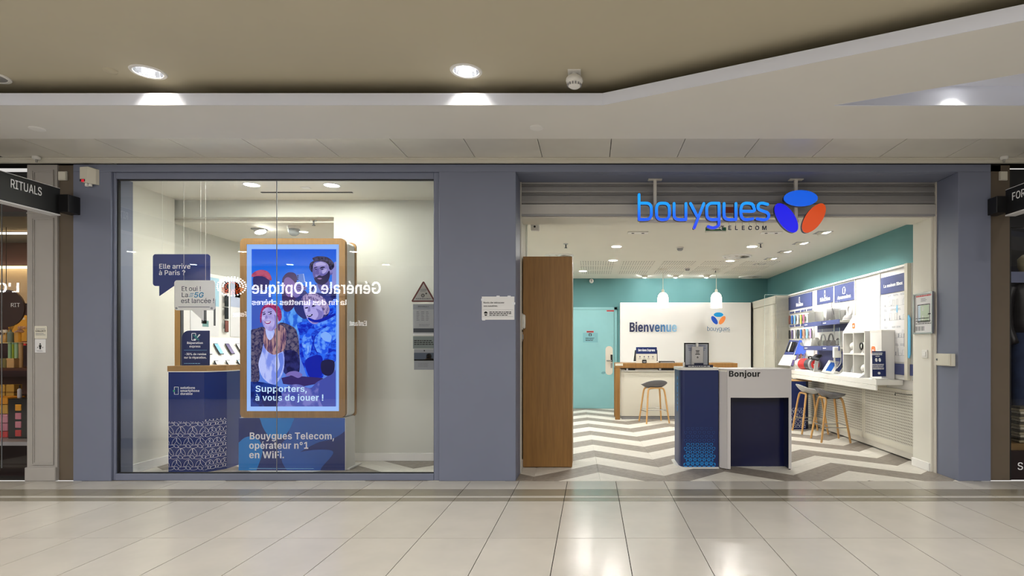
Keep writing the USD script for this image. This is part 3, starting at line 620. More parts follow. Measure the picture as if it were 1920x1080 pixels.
pr_(t, 'pictogram', unary_union([Polygon([(x1 - .09, z0 + .03), (x1 - .05, z0 + .055), (x1 - .05, z0 + .005)]), sbox(x0 + .03, z0 + .02, x1 - .09, z0 + .04)]), M['ink_white'], yy, .013)
x, z = X(1003, 7.06), Z(427, 7.06); x, y = X(1003, 7.0), 7.0
t = thing('wall_camera', 'small white camera box on the bulkhead left above the tall wooden cabinet', 'camera', (x, 6.705, 2.8))
yy = 6.78; x0, x1, z0, z1 = X(995, yy), X(1011, yy), Z(432, yy), ZS
part(t, 'body', bx(x0, x1, yy, yy + .07, z0, z1, .01), M['white_matt']); part(t, 'lens', cyl((X(1002.5, yy), yy - .006, Z(425, yy)), (X(1002.5, yy), yy + .01, Z(425, yy)), .012, n=16), M['black'])
x, z = X(1109, YK), Z(527, YK)
t = thing('wall_siren', 'small round white siren high on the teal back wall', 'alarm', (x, YK, z))
part(t, 'body', lathe([(0, .05), (.035, .05), (.048, .035), (.05, 0)], (0, 0, 0), 24).apply_transform(np.array([[1, 0, 0, x], [0, 0, -1, YK], [0, 1, 0, z], [0, 0, 0, 1]], float)), M['white_matt'], 40); part(t, 'slot', bx(x - .006, x + .006, YK - .053, YK - .049, z - .025, z + .025), M['graphite'])
# pendant lamps
def pendant(px, lab):
    y = 11.24; x = X(px, y); zt, zb = Z(548, y), Z(577.5, y); r = 10.8 * y / F
    t = thing('pendant_lamp', lab, 'pendant lamp', (x, y, zb), 'pendant lamps over the back counter')
    part(t, 'canopy', lathe([(0, -.03), (.06, -.028), (.08, -.01), (.082, 0)], (x, y, ZS), 28), M['offwhite'], 40)
    part(t, 'cord', cyl((x, y, zt + .05), (x, y, ZS - .02), .006, n=8), M['offwhite'])
    part(t, 'cap', lathe([(.012, .06), (.022, .055), (.03, .0), (.045, -.006)], (x, y, zt), 24), M['offwhite'], 40)
    part(t, 'shade', lathe([(.03, zt), (.06, zt - .012), (r * .82, zt - .05), (r * .95, zt - .1), (r, zt - .2), (r, zb), (r - .006, zb), (r - .008, zt - .2), (r * .75, zt - .05)], (x, y, 0), 32), mat('opal_glass', (255, 246, 228), .3, emit=1.0), 40)
    part(t, 'bulb', trimesh.creation.icosphere(2, .035).apply_translation((x, y, zb + .09)), glow('pendant_bulb', (255, 240, 214), PENDANT * 6), True)
pendant(1243, 'left of the two white bell pendant lamps over the back counter'); pendant(1343, 'right of the two white bell pendant lamps over the back counter')

# ================================================================ back wall
ym = 12.82
d1 = struct('door_1'); dx0, dx1, dz1 = X(1030, ym), X(1151.5, ym), Z(581, ym)
part(d1, 'leaf', bx(dx0, dx1, 12.815, YK + .01, .006, dz1, .003), M['teal_door'])
part(d1, 'frame', cat(bx(dx1 + .004, X(1157, ym), 12.83, YK + .01, 0, Z(576, ym)), bx(dx0 - .05, X(1157, ym), 12.83, YK + .01, dz1 + .005, Z(576, ym))), M['teal_door'])
part(d1, 'frame_gap', cat(bx(dx1, dx1 + .004, 12.84, YK + .005, 0, dz1), bx(dx0, dx1, 12.84, YK + .005, dz1, dz1 + .006)), M['joint'])
yy = 12.81; hx = X(1142.5, yy); hz0, hz1 = Z(703, yy), Z(649, yy)
part(d1, 'push_plate', put(ext(rrect(hx - .085, hx + .075, hz0, hz1, .075), .003), (0, 12.8145, 0)), mat('worn_plate', (205, 196, 182), .4))
part(d1, 'lock_body', cat(bx(X(1145, yy), X(1148.5, yy), 12.79, 12.812, Z(678, yy), Z(665, yy), .004)), M['black'])
part(d1, 'handle', cat(bx(X(1137, yy), X(1147, yy), 12.755, 12.775, Z(677.2, yy), Z(675, yy), .004), cyl((X(1146, yy), 12.765, Z(676, yy)), (X(1146, yy), 12.81, Z(676, yy)), .01)), M['steel'])
part(d1, 'cylinder', bx(X(1145, yy), X(1148, yy), 12.795, 12.812, Z(690, yy), Z(681, yy), .003), M['steel'])
def red_tag(px0, px1, py0, py1, lab):
    a, b, c, e = X(px0, 12.81), X(px1, 12.81), Z(py1, 12.81), Z(py0, 12.81); t = thing('red_tag', lab, 'sticker', ((a + b) / 2, 12.8145, c))
    part(t, 'sheet', bx(a, b, 12.8125, 12.8145, c, e), M['red']); pr_(t, 'lettering', lines(a + .01, b - .01, c + .006, e - .006, 1, .7, 9, 0), M['ink'], 12.8145, .0026)
red_tag(1137.5, 1151, 581.5, 584, 'red sticker in the top right corner of the teal door'); red_tag(1100, 1113, 620.5, 623.5, 'red sticker just above the notice on the teal door')
a, b, c, e = X(1093, 12.81), X(1121, 12.81), Z(642, 12.81), Z(624, 12.81)
t = note('door_notice', 'pale teal safety notice in the middle of the teal door', a, b, c, e, 12.8145, mat('notice_teal', (112, 164, 172), .4), 'notice')
pr_(t, 'small_print', lines(a + .06, b - .06, c + .03, c + .11, 3, .5, 11), M['ink'], 12.8145); pr_(t, 'pictogram', sbox(a + .13, c + .14, b - .14, e - .015).difference(sbox(a + .145, c + .15, b - .155, e - .03)), M['ink'], 12.8145)
t = thing('wall_scuff', 'grey scuff mark of the handle on the teal door', 'stain', (X(1132, 12.81), 12.8145, Z(700, 12.81)))
part(t, 'mark', put(ext(ell(X(1131.5, 12.81), Z(699, 12.81), .05, .028, 10), .0006), (0, 12.8143, 0)), mat('scuff', (104, 150, 156), .6))
# white welcome panel
ywp = 12.62; wa, wb, wz = X(1163, ywp), X(1408, ywp), Z(567, ywp)
t = thing('welcome_wall_board', 'large white wall panel with welcome lettering and emblem behind the back counter', 'wall panel', ((wa + wb) / 2, YK, 0))
part(t, 'board', bx(wa, wb, ywp, YK - .002, 0, wz, .004), M['white_matt']); part(t, 'side_edge', bx(wb, wb + .035, ywp + .05, YK - .002, 0, wz), M['black'])
g0 = text('Bienvenue', .17, 700); za, zb = Z(622, ywp), Z(603.5, ywp); xa, xb = X(1180.5, ywp), X(1269, ywp)
gb = fit(g0, xa, xb, za, zb)
grad = usdkit.material(stage, '/World/Looks/welcome_blue', {'g': ('geometry', {}), 's': ('separate_xyz', {}), 'mr': ('map_range', {'from_min': xa, 'from_max': xb}),
    'r': ('rgb_ramp', {'ramp': [(0, lin(28, 30, 66)), (.45, lin(34, 52, 104)), (.75, lin(70, 130, 185)), (1, lin(160, 205, 232))]}), 'p': ('principled_bsdf', {'roughness': .4})},
    [('g.position', 's.vector'), ('s.x', 'mr.value'), ('mr.result', 'r.fac'), ('r.color', 'p.base_color')], surface='p.BSDF')
for gq in sorted(gb.geoms, key=lambda q: q.bounds[0]): part(t, 'letter', put(ext(gq, .015), (0, ywp, 0)), grad)
def small_logo(t, cx, cz, w_, y, mats):
    for (c, a, b, ang, _), m in zip(emb, mats): part(t, 'emblem_ellipse', put(ext(ell(cx + (c[0] - 1614) * w_ / 485, cz - (c[1] - 290) * w_ / 485, a * w_ / 485, b * w_ / 485, ang), .004), (0, y, 0)), m)
small_logo(t, X(1347, ywp), Z(597, ywp), 27 * ywp / F, ywp, (mat('logo_sky', (0, 165, 240), .4), mat('logo_royal', (0, 80, 200), .4), mat('logo_orange', (250, 145, 70), .4)))
kx = 42.5 * ywp / F / 1250; ox, oz = X(1326, ywp), Z(620, ywp)
gl = unary_union([LineString([(ox + (c[0] - 80) * kx, oz + (365 - c[1]) * kx) for c in (spline(q, 4) if len(q) > 2 else q)]).buffer(11 * kx, 4) for st in strokes.values() for q in st])
part(t, 'small_lettering', put(ext(gl, .003), (0, ywp, 0)), mat('logo_steel_blue', (70, 118, 160), .4))
part(t, 'small_lettering', put(ext(fit(text('TELECOM', .02, 500), X(1355, ywp), X(1368.5, ywp), Z(623, ywp), Z(621.6, ywp)), .001), (0, ywp, 0)), M['ink_grey'])
# tall white cabinet in the back right corner
t = thing('tall_cabinet', 'tall white cabinet in the back right corner of the shop', 'cabinet', (3.74, 11.9, 0))
cx0 = 3.556
part(t, 'body', bx(cx0, XR, 11.1, YK - .01, 0, 2.367, .004), M['offwhite'])
part(t, 'door', bx(cx0 - .018, cx0, 11.9, 12.65, .08, 2.2, .004), M['offwhite']); part(t, 'door', bx(cx0 - .018, cx0, 11.13, 11.89, .08, 2.2, .004), M['offwhite'])
part(t, 'top_rail', bx(cx0 - .02, cx0, 11.1, 12.7, 2.215, 2.367, .003), M['offwhite'])
yy = 11.0; a, b, c, e = X(1434, yy), X(1480, yy), .96, Z(553, yy)
t = thing('acrylic_screen', 'clear acrylic screen standing before the tall white cabinet', 'screen', ((a + b) / 2, yy, 0))
part(t, 'sheet', sheet(a, b, yy, 0.02, e), M['acrylic']); part(t, 'edge', cat(bx(a - .004, a, yy - .004, yy + .004, 0, e), bx(a, b, yy - .004, yy + .004, e, e + .006)), mat('acrylic_edge', (200, 214, 208), .2)); part(t, 'foot', bx(a, b, yy - .06, yy + .02, 0, .02), M['steel'])

# ================================================================ back counter
yc = 10.88; ta, tb = X(1153.5, yc), X(1383, yc); zt = Z(681, yc)
t = thing('back_counter', 'white back counter with a wooden table top and wooden end leg', 'counter', ((ta + tb) / 2, 11.2, 0))
part(t, 'worktop', bx(ta, tb, yc, yc + .62, zt - .092, zt, .004), M['oak'] if False else M['wood']); part(t, 'corner_plate', bx(ta, X(1168, yc), yc - .004, yc, zt - .05, zt - .005), M['offwhite'])
part(t, 'leg', bx(ta, X(1162.5, yc), yc, yc + .1, 0, zt - .092, .003), M['wood']); part(t, 'leg', bx(ta, X(1162.5, yc), yc + .5, yc + .6, 0, zt - .092, .003), M['wood'])
ba, bb = X(1164, 10.95), X(1375, 10.95)
part(t, 'body', bx(ba, bb, 10.95, 11.5, .06, Z(690, 10.95) - .02, .003), M['offwhite']); part(t, 'plinth', bx(ba + .02, bb, 10.97, 11.5, 0, .06), M['grey'])
part(t, 'cable_shelf', bx(ba, bb, 10.92, 10.95, zt - .155, zt - .14), M['white'])
def on_counter(name, lab, category, px0, px1, py0, py1, y, build):
    a, b, c, e = X(px0, y), X(px1, y), zt, Z(py0, y); t = thing(name, lab, category, ((a + b) / 2, y, zt)); build(t, a, b, c, e, y)
def services(t, a, b, c, e, y):
    part(t, 'board', bx(a, b, y - .004, y, c, e), M['offwhite']); m_ = e - (e - c) * .42
    part(t, 'header', bx(a, b, y - .006, y - .004, m_, e), M['navy']); pr_(t, 'lettering', fit(text('Services Express', .05, 800), a + .04, b - .035, m_ + .035, m_ + .1), M['ink_white'], y, .007)
    pr_(t, 'pictogram', unary_union([ell(a + .075 + i * .082, m_ - .055, .013, .017) for i in range(4)]), M['ink_grey'], y, .0045); pr_(t, 'small_print', unary_union([sbox(a + .05 + i * .082, m_ - .095, a + .1 + i * .082, m_ - .088) for i in range(4)]), M['ink_grey'], y, .0045)
    part(t, 'foot', bx(a, b, y, y + .1, c, c + .004), M['black'])
on_counter('counter_display', 'navy and cream express services sign on the back counter', 'sign', 1192.5, 1231.5, 651, 680, 11.0, services)
on_counter('monitor_back', 'black monitor standing behind the express services sign', 'monitor', 1188, 1233, 656.5, 680, 11.2, lambda t, a, b, c, e, y: (part(t, 'screen_back', hull([(a + .0, y, c + .03), (b, y, c + .03), (a + .03, y + .05, e), (b - .0, y + .05, e), (a, y + .03, c + .03), (b, y + .03, c + .03), (a + .03, y + .08, e), (b, y + .08, e)]), M['black']), part(t, 'stand', bx((a + b) / 2 - .08, (a + b) / 2 + .08, y, y + .14, c, c + .04), M['black'])))
on_counter('card_reader', 'small black card reader in front of the express services sign', 'card reader', 1204, 1212, 674.5, 680, 10.94, lambda t, a, b, c, e, y: (part(t, 'body', bx(a, b, y - .03, y + .03, c, e, .008), M['black']), part(t, 'key_pad', bx(a + .015, b - .015, y - .032, y - .03, c + .01, e - .025), M['ink_grey'])))
on_counter('document_tray', 'flat black document tray on the back counter', 'tray', 1237, 1265, 677.3, 680, 11.05, lambda t, a, b, c, e, y: (part(t, 'tray', bx(a, b, y, y + .2, c, e, .003), M['black']), part(t, 'sheet', bx(a + .01, b - .01, y - .003, y, c + .002, e - .012), M['grey'])))
for i, (p0, p1, lab) in enumerate(((1172, 1191, 'black cable box under the left end of the back counter top'), (1234, 1264, 'long black drawer unit under the back counter top'))):
    a, b = X(p0, 10.9), X(p1, 10.9); t = thing('under_counter_box', lab, 'equipment', ((a + b) / 2, 10.93, zt - .14)); part(t, 'case', bx(a, b, 10.925, 11.1, zt - .1395, zt - .0925, .004), M['black']); part(t, 'label', bx(a + .02, a + .06, 10.922, 10.925, zt - .13, zt - .1), M['paper'])

# ================================================================ bar stools
def stool(x, y, lab, seatmat, rot):
    t = thing('bar_stool', lab, 'bar stool', (0, 0, 0))
    nu, nv = 28, 12; v, f = [], []
    for side in (0, 1):
        for i in range(nv + 1):
            r = i / nv
            for j in range(nu):
                a = 2 * np.pi * j / nu; ca, sa = math.cos(a), math.sin(a)
                xx, yy = .235 * r * math.copysign(abs(ca) ** .85, ca), .205 * r * math.copysign(abs(sa) ** .85, sa)
                back = max(0, -sa)
                z = .655 + .055 * r ** 2.6 + .075 * back ** 1.3 * r ** 2.2 - .012 * max(0, sa) * r ** 3
                if side: z -= .022 * (1 - .55 * r ** 4) + .012 * (1 - r)
                v.append((xx, yy * (1 if sa < 0 else .95), z))
    n = (nv + 1) * nu
    for i in range(nv):
        for j in range(nu):
            A, B, C_, D = i * nu + j, i * nu + (j + 1) % nu, (i + 1) * nu + (j + 1) % nu, (i + 1) * nu + j
            f += [(A, C_, B), (A, D, C_), (n + A, n + B, n + C_), (n + A, n + C_, n + D)]
    for j in range(nu):
        A, B = nv * nu + j, nv * nu + (j + 1) % nu; f += [(A, n + A, n + B), (A, n + B, B)]
    part(t, 'seat', trimesh.Trimesh(v, f, process=False), seatmat, True)
    for sy in (-1, 1):
        for sx in (-1, 1):
            p = spline([(sx * .215, sy * .205, .011), (sx * .19, sy * .17, .25), (sx * .165, sy * .135, .5), (sx * .15, sy * .118, .595), (sx * .125, sy * .112, .63), (sx * .07, sy * .11, .637), (0, sy * .11, .637)], 5)
            part(t, 'leg', tube(p, np.interp(np.linspace(0, 1, len(p)), [0, .5, .8, 1], [.0145, .017, .0165, .013]), 10), M['oak_leg'], 40)
    for sy in (-1, 1): part(t, 'footrest', cyl((-.19, sy * .17, .25), (.19, sy * .17, .25), .007, n=10), M['steel'], 40)
    for sx in (-1, 1): part(t, 'footrest', cyl((sx * .193, -.175, .225), (sx * .193, .175, .225), .007, n=10), M['steel'], 40)
    part(t, 'seat_fixing', cat(*[bx(sx * .07 - .02, sx * .07 + .02, -.12, .12, .628, .645) for sx in (-1, 1)]), M['black'])
    x_ = UsdGeom.Xformable(stage.GetPrimAtPath(t)); x_.ClearXformOpOrder(); x_.AddTranslateOp().Set(Gf.Vec3d(x, y, 0)); x_.AddRotateZOp().Set(rot); BASE[t] = np.array([x, y, 0.]); return t
stool(X(1226, 10.45), 10.43, 'dark grey bar stool with oak legs in front of the back counter', M['seat'], 14)
stool(3.475, 8.40, 'grey bar stool with oak legs at the right display counter, nearer to the entrance', M['seat'], -92)
stool(3.48, 9.2, 'light grey bar stool at the right display counter, half behind the white welcome desk', M['seat_light'], -90)

# ================================================================ tall wooden cabinet by the entrance
a, b, zt_ = X(980.5, 6.566), X(1072.8, 6.566), Z(481, 6.566)
t = thing('wooden_cabinet', 'tall plain brown wooden cabinet at the left side of the entrance', 'cabinet', ((a + b) / 2, 6.8, 0))
part(t, 'front_panel', bx(a, b, 6.566, 6.586, .01, zt_, .002), M['wood']); part(t, 'body', bx(a + .004, b - .004, 6.588, 7.04, .0, zt_ - .004), M['wood'])
# intercom on the jamb
xj = -.80
def on_jamb(name, lab, category, p0, p1, q0, q1, build):
    ya, yb = sorted((xj * F / (p0 - VX), xj * F / (p1 - VX))); ym_ = (ya + yb) / 2; t = thing(name, lab, category, (xj, ym_, Z(q1, ym_))); build(t, ya, yb, Z(q1, ym_), Z(q0, ym_))
on_jamb('intercom_handset', 'white intercom handset on the left jamb beside the wooden cabinet', 'intercom', 976.4, 978.8, 588, 618, lambda t, a, b, c, e: (part(t, 'base', bx(xj, xj + .02, a, b, c, e, .004), M['white']), part(t, 'handset', bx(xj + .02, xj + .045, a + .015, b - .015, c + .01, e - .01, .012), M['white'])))
on_jamb('jamb_switch', 'small white switch below the intercom on the left jamb', 'switch', 976.6, 978.4, 622, 640, lambda t, a, b, c, e: (part(t, 'plate', bx(xj, xj + .012, a, b, c, e, .003), M['white']), part(t, 'lock', bx(xj + .012, xj + .024, a + .02, b - .02, c + .02, e - .03, .003), M['grey'])))

# ================================================================ white welcome desk
yf = 6.42; a, b = X(1353.5, yf), X(1487, yf); i0, i1 = X(1371, yf), X(1481, yf); zt_ = Z(692, yf); zo = Z(746, yf)
t = thing('welcome_desk', 'white welcome desk with a dark navy front recess and black greeting letters', 'desk', ((a + b) / 2, yf + .25, 0))
o = Polygon([(a, yf + .5), (a - .0, yf + .12), (a + .06, yf + .05)] + [(x, yf + .043 - .05 * math.sin(math.pi * (x - a) / (b - a))) for x in np.linspace(a + .1, b - .03, 12)] + [(b, yf + .04), (b, yf + .5)])
part(t, 'desk_top', put(ext(o, .012), (0, 0, zt_ - .012), 'up'), M['desk'])
fro = lambda x: yf + .045 - .05 * math.sin(math.pi * (x - a) / (b - a))
xs = np.linspace(a + .07, b - .004, 14)
def curved(xs, z0, z1, off=0.0, th=.02):
    return put(ext(Polygon([(x, fro(x) + off) for x in xs] + [(x, fro(x) + off + th) for x in xs[::-1]]), z1 - z0), (0, 0, z0), 'up')
part(t, 'front_panel', curved(xs, zo, zt_ - .0125), M['desk'], 30)
part(t, 'side_panel', bx(a, a + .02, yf + .11, yf + .5, .01, zt_ - .03), M['desk']); part(t, 'side_panel', bx(b - .02, b, yf + .05, yf + .5, .01, zt_ - .03), M['desk'])
part(t, 'corner_panel', put(ext(Polygon([(a, yf + .11), (a + .065, fro(a + .07)), (a + .08, fro(a + .07) + .012), (a + .02, yf + .12)]), zt_ - .04), (0, 0, .01), 'up'), M['desk'])
part(t, 'stile', curved(np.linspace(a + .07, i0, 4), .01, zo), M['desk']); part(t, 'stile', curved(np.linspace(i1, b - .004, 3), .01, zo), M['desk'])
part(t, 'recess_back', bx(i0 - .06, i1 + .02, yf + .2, yf + .215, .004, zo + .02), mat('navy_gloss', (16, 20, 62), .18)); part(t, 'recess_side', bx(i1, i1 + .012, yf + .045, yf + .2, .012, zo), M['navy_dark']); part(t, 'recess_top', bx(i0 - .05, i1, yf + .045, yf + .2, zo, zo + .012), M['navy_dark'])
for xx in (a + .08, b - .02): part(t, 'foot', cyl((xx, fro(xx) + .015, 0), (xx, fro(xx) + .015, .01), .012), M['black'])
for xx in (a + .04, b - .04): part(t, 'foot', cyl((xx, yf + .45, 0), (xx, yf + .45, .01), .012), M['black'])
g = fit(text('Bonjour', .07, 800), X(1368, yf), X(1425, yf), Z(709.5, yf), Z(694.5, yf))
for gq in sorted(g.geoms, key=lambda q: q.bounds[0]):
    x0_, x1_ = gq.bounds[0], gq.bounds[2]; ya_, yb_ = fro(x0_), fro(x1_); u_ = np.array([x1_ - x0_, yb_ - ya_, 0]); u_ /= np.linalg.norm(u_)
    part(t, 'letter', put(ext(move(gq, -x0_, 0), .003), (x0_, ya_ - .0005, 0), (u_, (0, 0, 1))), M['ink'])

# ================================================================ navy totem beside the desk
yf = 6.56; a, b, zt_ = X(1275, yf), X(1347, yf), Z(694, yf); xc = X(1284, yf)
t = thing('navy_totem', 'navy blue totem box with a bright honeycomb pattern near its foot', 'display stand', ((a + b) / 2, yf + .2, 0))
o = Polygon([(a + .0, yf + .42), (a, yf + .09), (a + .01, yf + .04), (a + .03, yf + .01), (xc, yf), (b, yf), (b, yf + .42)])
part(t, 'box', put(ext(o, zt_ - .012), (0, 0, .012), 'up'), M['navy']); part(t, 'top_plate', put(ext(o.buffer(.012, join_style=1).intersection(sbox(0, 0, b, 20)), .03), (0, 0, zt_), 'up'), M['white'])
part(t, 'base_plate', put(ext(o.buffer(.04, join_style=1).intersection(sbox(0, 0, b, 20)), .012), (0, 0, 0), 'up'), M['white'])
R = .03; hexes = []; hexes2 = []
for iy in range(0, 10):
    for ix in range(0, 9):
        cx, cz = xc + .01 + ix * R * 1.76 + (iy % 2) * R * .88, .035 + iy * R * 1.53
        fade = max(0., 1 - iy / 9.5); s_ = R * (.55 + .42 * fade)
        if cx > b - R: continue
        hx = Polygon([(cx + s_ * math.cos(q), cz + s_ * math.sin(q)) for q in np.arange(6) * math.pi / 3 + math.pi / 6])
        y3 = unary_union([LineString([(cx, cz), (cx + s_ * math.cos(q), cz + s_ * math.sin(q))]).buffer(R * .13, 2) for q in (math.pi / 2, math.pi * 7 / 6, math.pi * 11 / 6)])
        (hexes if iy < 6 else hexes2).append(hx.difference(hx.buffer(-s_ * (.16 + .34 * fade))).difference(y3))
part(t, 'honeycomb_print', put(ext(unary_union(hexes), .0008), (0, yf, 0)), mat('print_cyan', (18, 130, 205), .4)); part(t, 'honeycomb_print', put(ext(unary_union(hexes2), .0008), (0, yf, 0)), mat('print_deep', (24, 72, 140), .4), label='darker upper rows of the honeycomb')
part(t, 'side_lettering', put(ext(affinity.rotate(fit(text('smart', .06, 700), 0, .42, 0, .06), 90, origin=(0, 0)), .0008), (a - .0005, yf + .17, .62), 'left'), M['blue_print'])
# leaflet holder on the totem
zb_ = zt_ + .03; y = 6.72; a, b = X(1283, y), X(1329, y); e = Z(643, y)
t = thing('leaflet_holder', 'black framed leaflet holder with grey sheets on top of the navy totem', 'leaflet holder', ((a + b) / 2, y, zb_))
part(t, 'frame', put(ext(sbox(a, zb_, b, e).difference(sbox(a + .012, zb_, b - .01, e - .012)), .02), (0, y + .02, 0)), M['black']); part(t, 'sheet', bx(a + .012, b - .01, y + .01, y + .015, zb_, e - .012), mat('sheet_grey', (176, 180, 190), .5))
for ii, row in enumerate((0, 1, 2, 3)): [pr_(t, 'small_print', q_, M['navy_sign'], y + .0101, .0006) for q_ in (sbox(a + .04 + .004 * row, e - .035 - row * .017, a + .1, e - .029 - row * .017), sbox(b - .11 + .05 * (row > 0), e - .035 - row * .017, b - .035 - .01 * (row == 3), e - .029 - row * .017))]
a2, b2, e2 = X(1297.5, 6.66), X(1318.5, 6.66), Z(650, 6.66)
t = thing('sheet_box', 'small pale box with a printed slogan in front of the leaflet holder', 'box', ((a2 + b2) / 2, 6.66, zb_))
part(t, 'box', bx(a2, b2, 6.66, 6.7, zb_, e2, .003), mat('sheet_box_grey', (190, 188, 188), .5)); part(t, 'clip', bx((a2 + b2) / 2 - .012, (a2 + b2) / 2 + .012, 6.68, 6.71, e2, e2 + .04), M['white'])
pr_(t, 'small_print', unary_union([sbox((a2 + b2) / 2 - w_ / 2, e2 - .05 - i * .014, (a2 + b2) / 2 + w_ / 2, e2 - .043 - i * .014) for i, w_ in enumerate((.045, .035, .04, .055))]), M['ink'], 6.66, .001); pr_(t, 'pictogram', ell((a2 + b2) / 2, e2 - .125, .01, .01).difference(ell((a2 + b2) / 2, e2 - .128, .004, .005)), M['ink'], 6.66, .001)
a3, b3 = X(1285.5, 6.62), X(1337, 6.62)
t = thing('navy_price_strip', 'low navy strip with a white line of print at the front of the totem top', 'sign', ((a3 + b3) / 2, 6.62, zb_))
part(t, 'strip', put(ext(sbox(a3, zb_, b3, zb_ + .028).union(sbox(a3 + .1, zb_, a3 + .205, zb_ + .05)), .01), (0, 6.63, 0)), M['navy_dark']); pr_(t, 'small_print', lines(a3 + .03, b3 - .03, zb_ + .006, zb_ + .019, 1, .6, 12, 0), M['ink_white'], 6.62, .0006)
t = thing('sheet_stop', 'small white bracket at the left end of the totem top', 'bracket', (a3 - .02, 6.6, zb_)); part(t, 'upright', bx(a3 - .03, a3 - .012, 6.6, 6.64, zb_, zb_ + .06, .003), M['white']); part(t, 'screw', cyl((a3 - .021, 6.598, zb_ + .012), (a3 - .021, 6.6, zb_ + .012), .004, n=8), M['graphite'])
# ================================================================ right display wall
XU = 3.80
def YU(px, x=XU): return x * F / (px - VX)
t = thing('display_wall_unit', 'long white display unit along the right wall of the shop', 'display unit', (3.86, 9.0, 0))
part(t, 'back_board', bx(XU, XR - .002, 6.84, 11.08, .974, 2.378, .003), M['white_matt'])
part(t, 'end_post', bx(XU - .045, XU, 6.86, 6.93, .98, 2.378, .003), M['offwhite'])
part(t, 'shelf_edge', bx(XU - .03, XU, 6.93, 11.08, 2.35, 2.378, .003), M['white_matt'])
for px in (1527, 1564.5, 1604, 1651): part(t, 'upright', bx(XU - .012, XU, YU(px) - .012, YU(px) + .012, .98, 2.35), M['white'])
ya, yb, yc_ = 6.80, 8.13, 10.8
pmat = usdkit.material(stage, '/World/Looks/perforated_metal', {'g': ('geometry', {}), 'sc': ('vector_math', {'math_type': 'scale', 'scale': 28.0}), 'fr': ('vector_math', {'math_type': 'fraction'}),
    'of': ('vector_math', {'math_type': 'subtract', 'vector2': (.5, .5, .5)}), 'x': ('separate_xyz', {}), 'a': ('math', {'math_type': 'multiply'}), 'b': ('math', {'math_type': 'multiply'}), 's': ('math', {'math_type': 'add'}),
    'lt': ('math', {'math_type': 'less_than', 'value2': .045}), 'mx': ('mix', {'color1': lin(208, 205, 194), 'color2': lin(86, 80, 72)}), 'p': ('principled_bsdf', {'roughness': .5})},
    [('g.position', 'sc.vector1'), ('sc.vector', 'fr.vector1'), ('fr.vector', 'of.vector1'), ('of.vector', 'x.vector'), ('x.y', 'a.value1'), ('x.y', 'a.value2'), ('x.z', 'b.value1'), ('x.z', 'b.value2'),
     ('a.value', 's.value1'), ('b.value', 's.value2'), ('s.value', 'lt.value1'), ('lt.value', 'mx.fac'), ('mx.color', 'p.base_color')], surface='p.BSDF')
for p, q in ((ya, yb), (yb, 9.46), (9.46, yc_)):
    part(t, 'perforated_panel', bx(3.832, 3.85, p + .05, q - .05, .17, .83), pmat)
    part(t, 'panel_frame', put(ext(sbox(-q + .002, .10, -p - .002, .85).difference(sbox(-q + .05, .17, -p - .05, .83)), .02), (3.85, 0, 0), 'left'), M['offwhite'])
part(t, 'lower_board', bx(3.853, XR - .002, 6.84, 11.08, .02, .97), M['white_matt']); part(t, 'plinth', bx(3.84, 3.86, 6.8, yc_, .02, .098), M['bracket'])
part(t, 'cable_hook', cat(cyl((3.79, 6.9, .80), (3.79, 7.2, .80), .004, n=6), cyl((3.79, 7.2, .80), (3.79, 7.2, .77), .004, n=6), cyl((3.79, 6.9, .80), (3.835, 6.9, .80), .004, n=6)), M['black'])
t = thing('display_counter', 'white display counter with stepped front edge under the right display wall', 'counter', (3.65, 8.9, .84))
CT = .972
part(t, 'worktop', bx(3.50, 3.832, 7.09, 10.75, .905, CT, .003), M['white'])
part(t, 'front_fascia', bx(3.495, 3.515, 7.09, 8.86, .84, .902, .002), M['white']); part(t, 'front_fascia', bx(3.495, 3.515, 8.87, 10.75, .84, .902, .002), M['white'])
for y in (7.5, 8.87, 10.2): part(t, 'bracket_arm', bx(3.52, 3.83, y - .02, y + .02, .855, .905), M['offwhite'])
def wsign(word, icon, px0, px1, t0, b0, t1, b1, lab, tx):
    y1, y0 = YU(px0), YU(px1); zt_ = (Z(t0, y1) + Z(t1, y0)) / 2; zb = (Z(b0, y1) + Z(b1, y0)) / 2; xf = XU - .012
    t = thing('header_sign', lab, 'sign', (XU, (y0 + y1) / 2, zb)); part(t, 'panel', bx(xf, XU - .0005, y0, y1, zb, zt_, .002), M['navy_sign'])
    w_ = y1 - y0; g = text(word, .07, 800); gb = g.bounds; s_ = min(1, tx * w_ / gb[2]); g = affinity.scale(g, s_, s_, origin=(0, 0)); gw = g.bounds[2]
    part(t, 'lettering', put(ext(move(g, (w_ - gw) / 2, (zt_ - zb) * (.36 if not icon else .16)), .002), (xf, y1, zb), 'left'), M['ink_white'])
    if icon:
        c = (w_ / 2, (zt_ - zb) * .62); ic = {'phone': rrect(c[0] - .03, c[0] + .03, c[1] - .055, c[1] + .055, .012).difference(rrect(c[0] - .02, c[0] + .02, c[1] - .035, c[1] + .042, .005)),
            'watch': unary_union([rrect(c[0] - .03, c[0] + .03, c[1] - .035, c[1] + .035, .01), sbox(c[0] - .018, c[1] - .06, c[0] + .018, c[1] + .06)]).difference(sbox(c[0] - .018, c[1] - .02, c[0] + .018, c[1] + .02)),
            'sound': Point(c).buffer(.055).difference(Point(c).buffer(.043)).union(sbox(c[0] + .02, c[1] - .05, c[0] + .045, c[1] + .02)).union(sbox(c[0] - .05, c[1] - .05, c[0] - .03, c[1] + .02))}[icon]
        part(t, 'icon', put(ext(ic, .002), (xf, y1, zb), 'left'), M['ink_white'])
wsign('Mobiles', 'phone', 1479.5, 1523.3, 557.8, 581.8, 547.3, 574.4, 'navy header panel with a phone icon, farthest along the right wall', .3)
wsign('Sélection', 'watch', 1533, 1564, 544, 572.3, 536.7, 565.6, 'navy header panel with a watch icon, second along the right wall', .62)
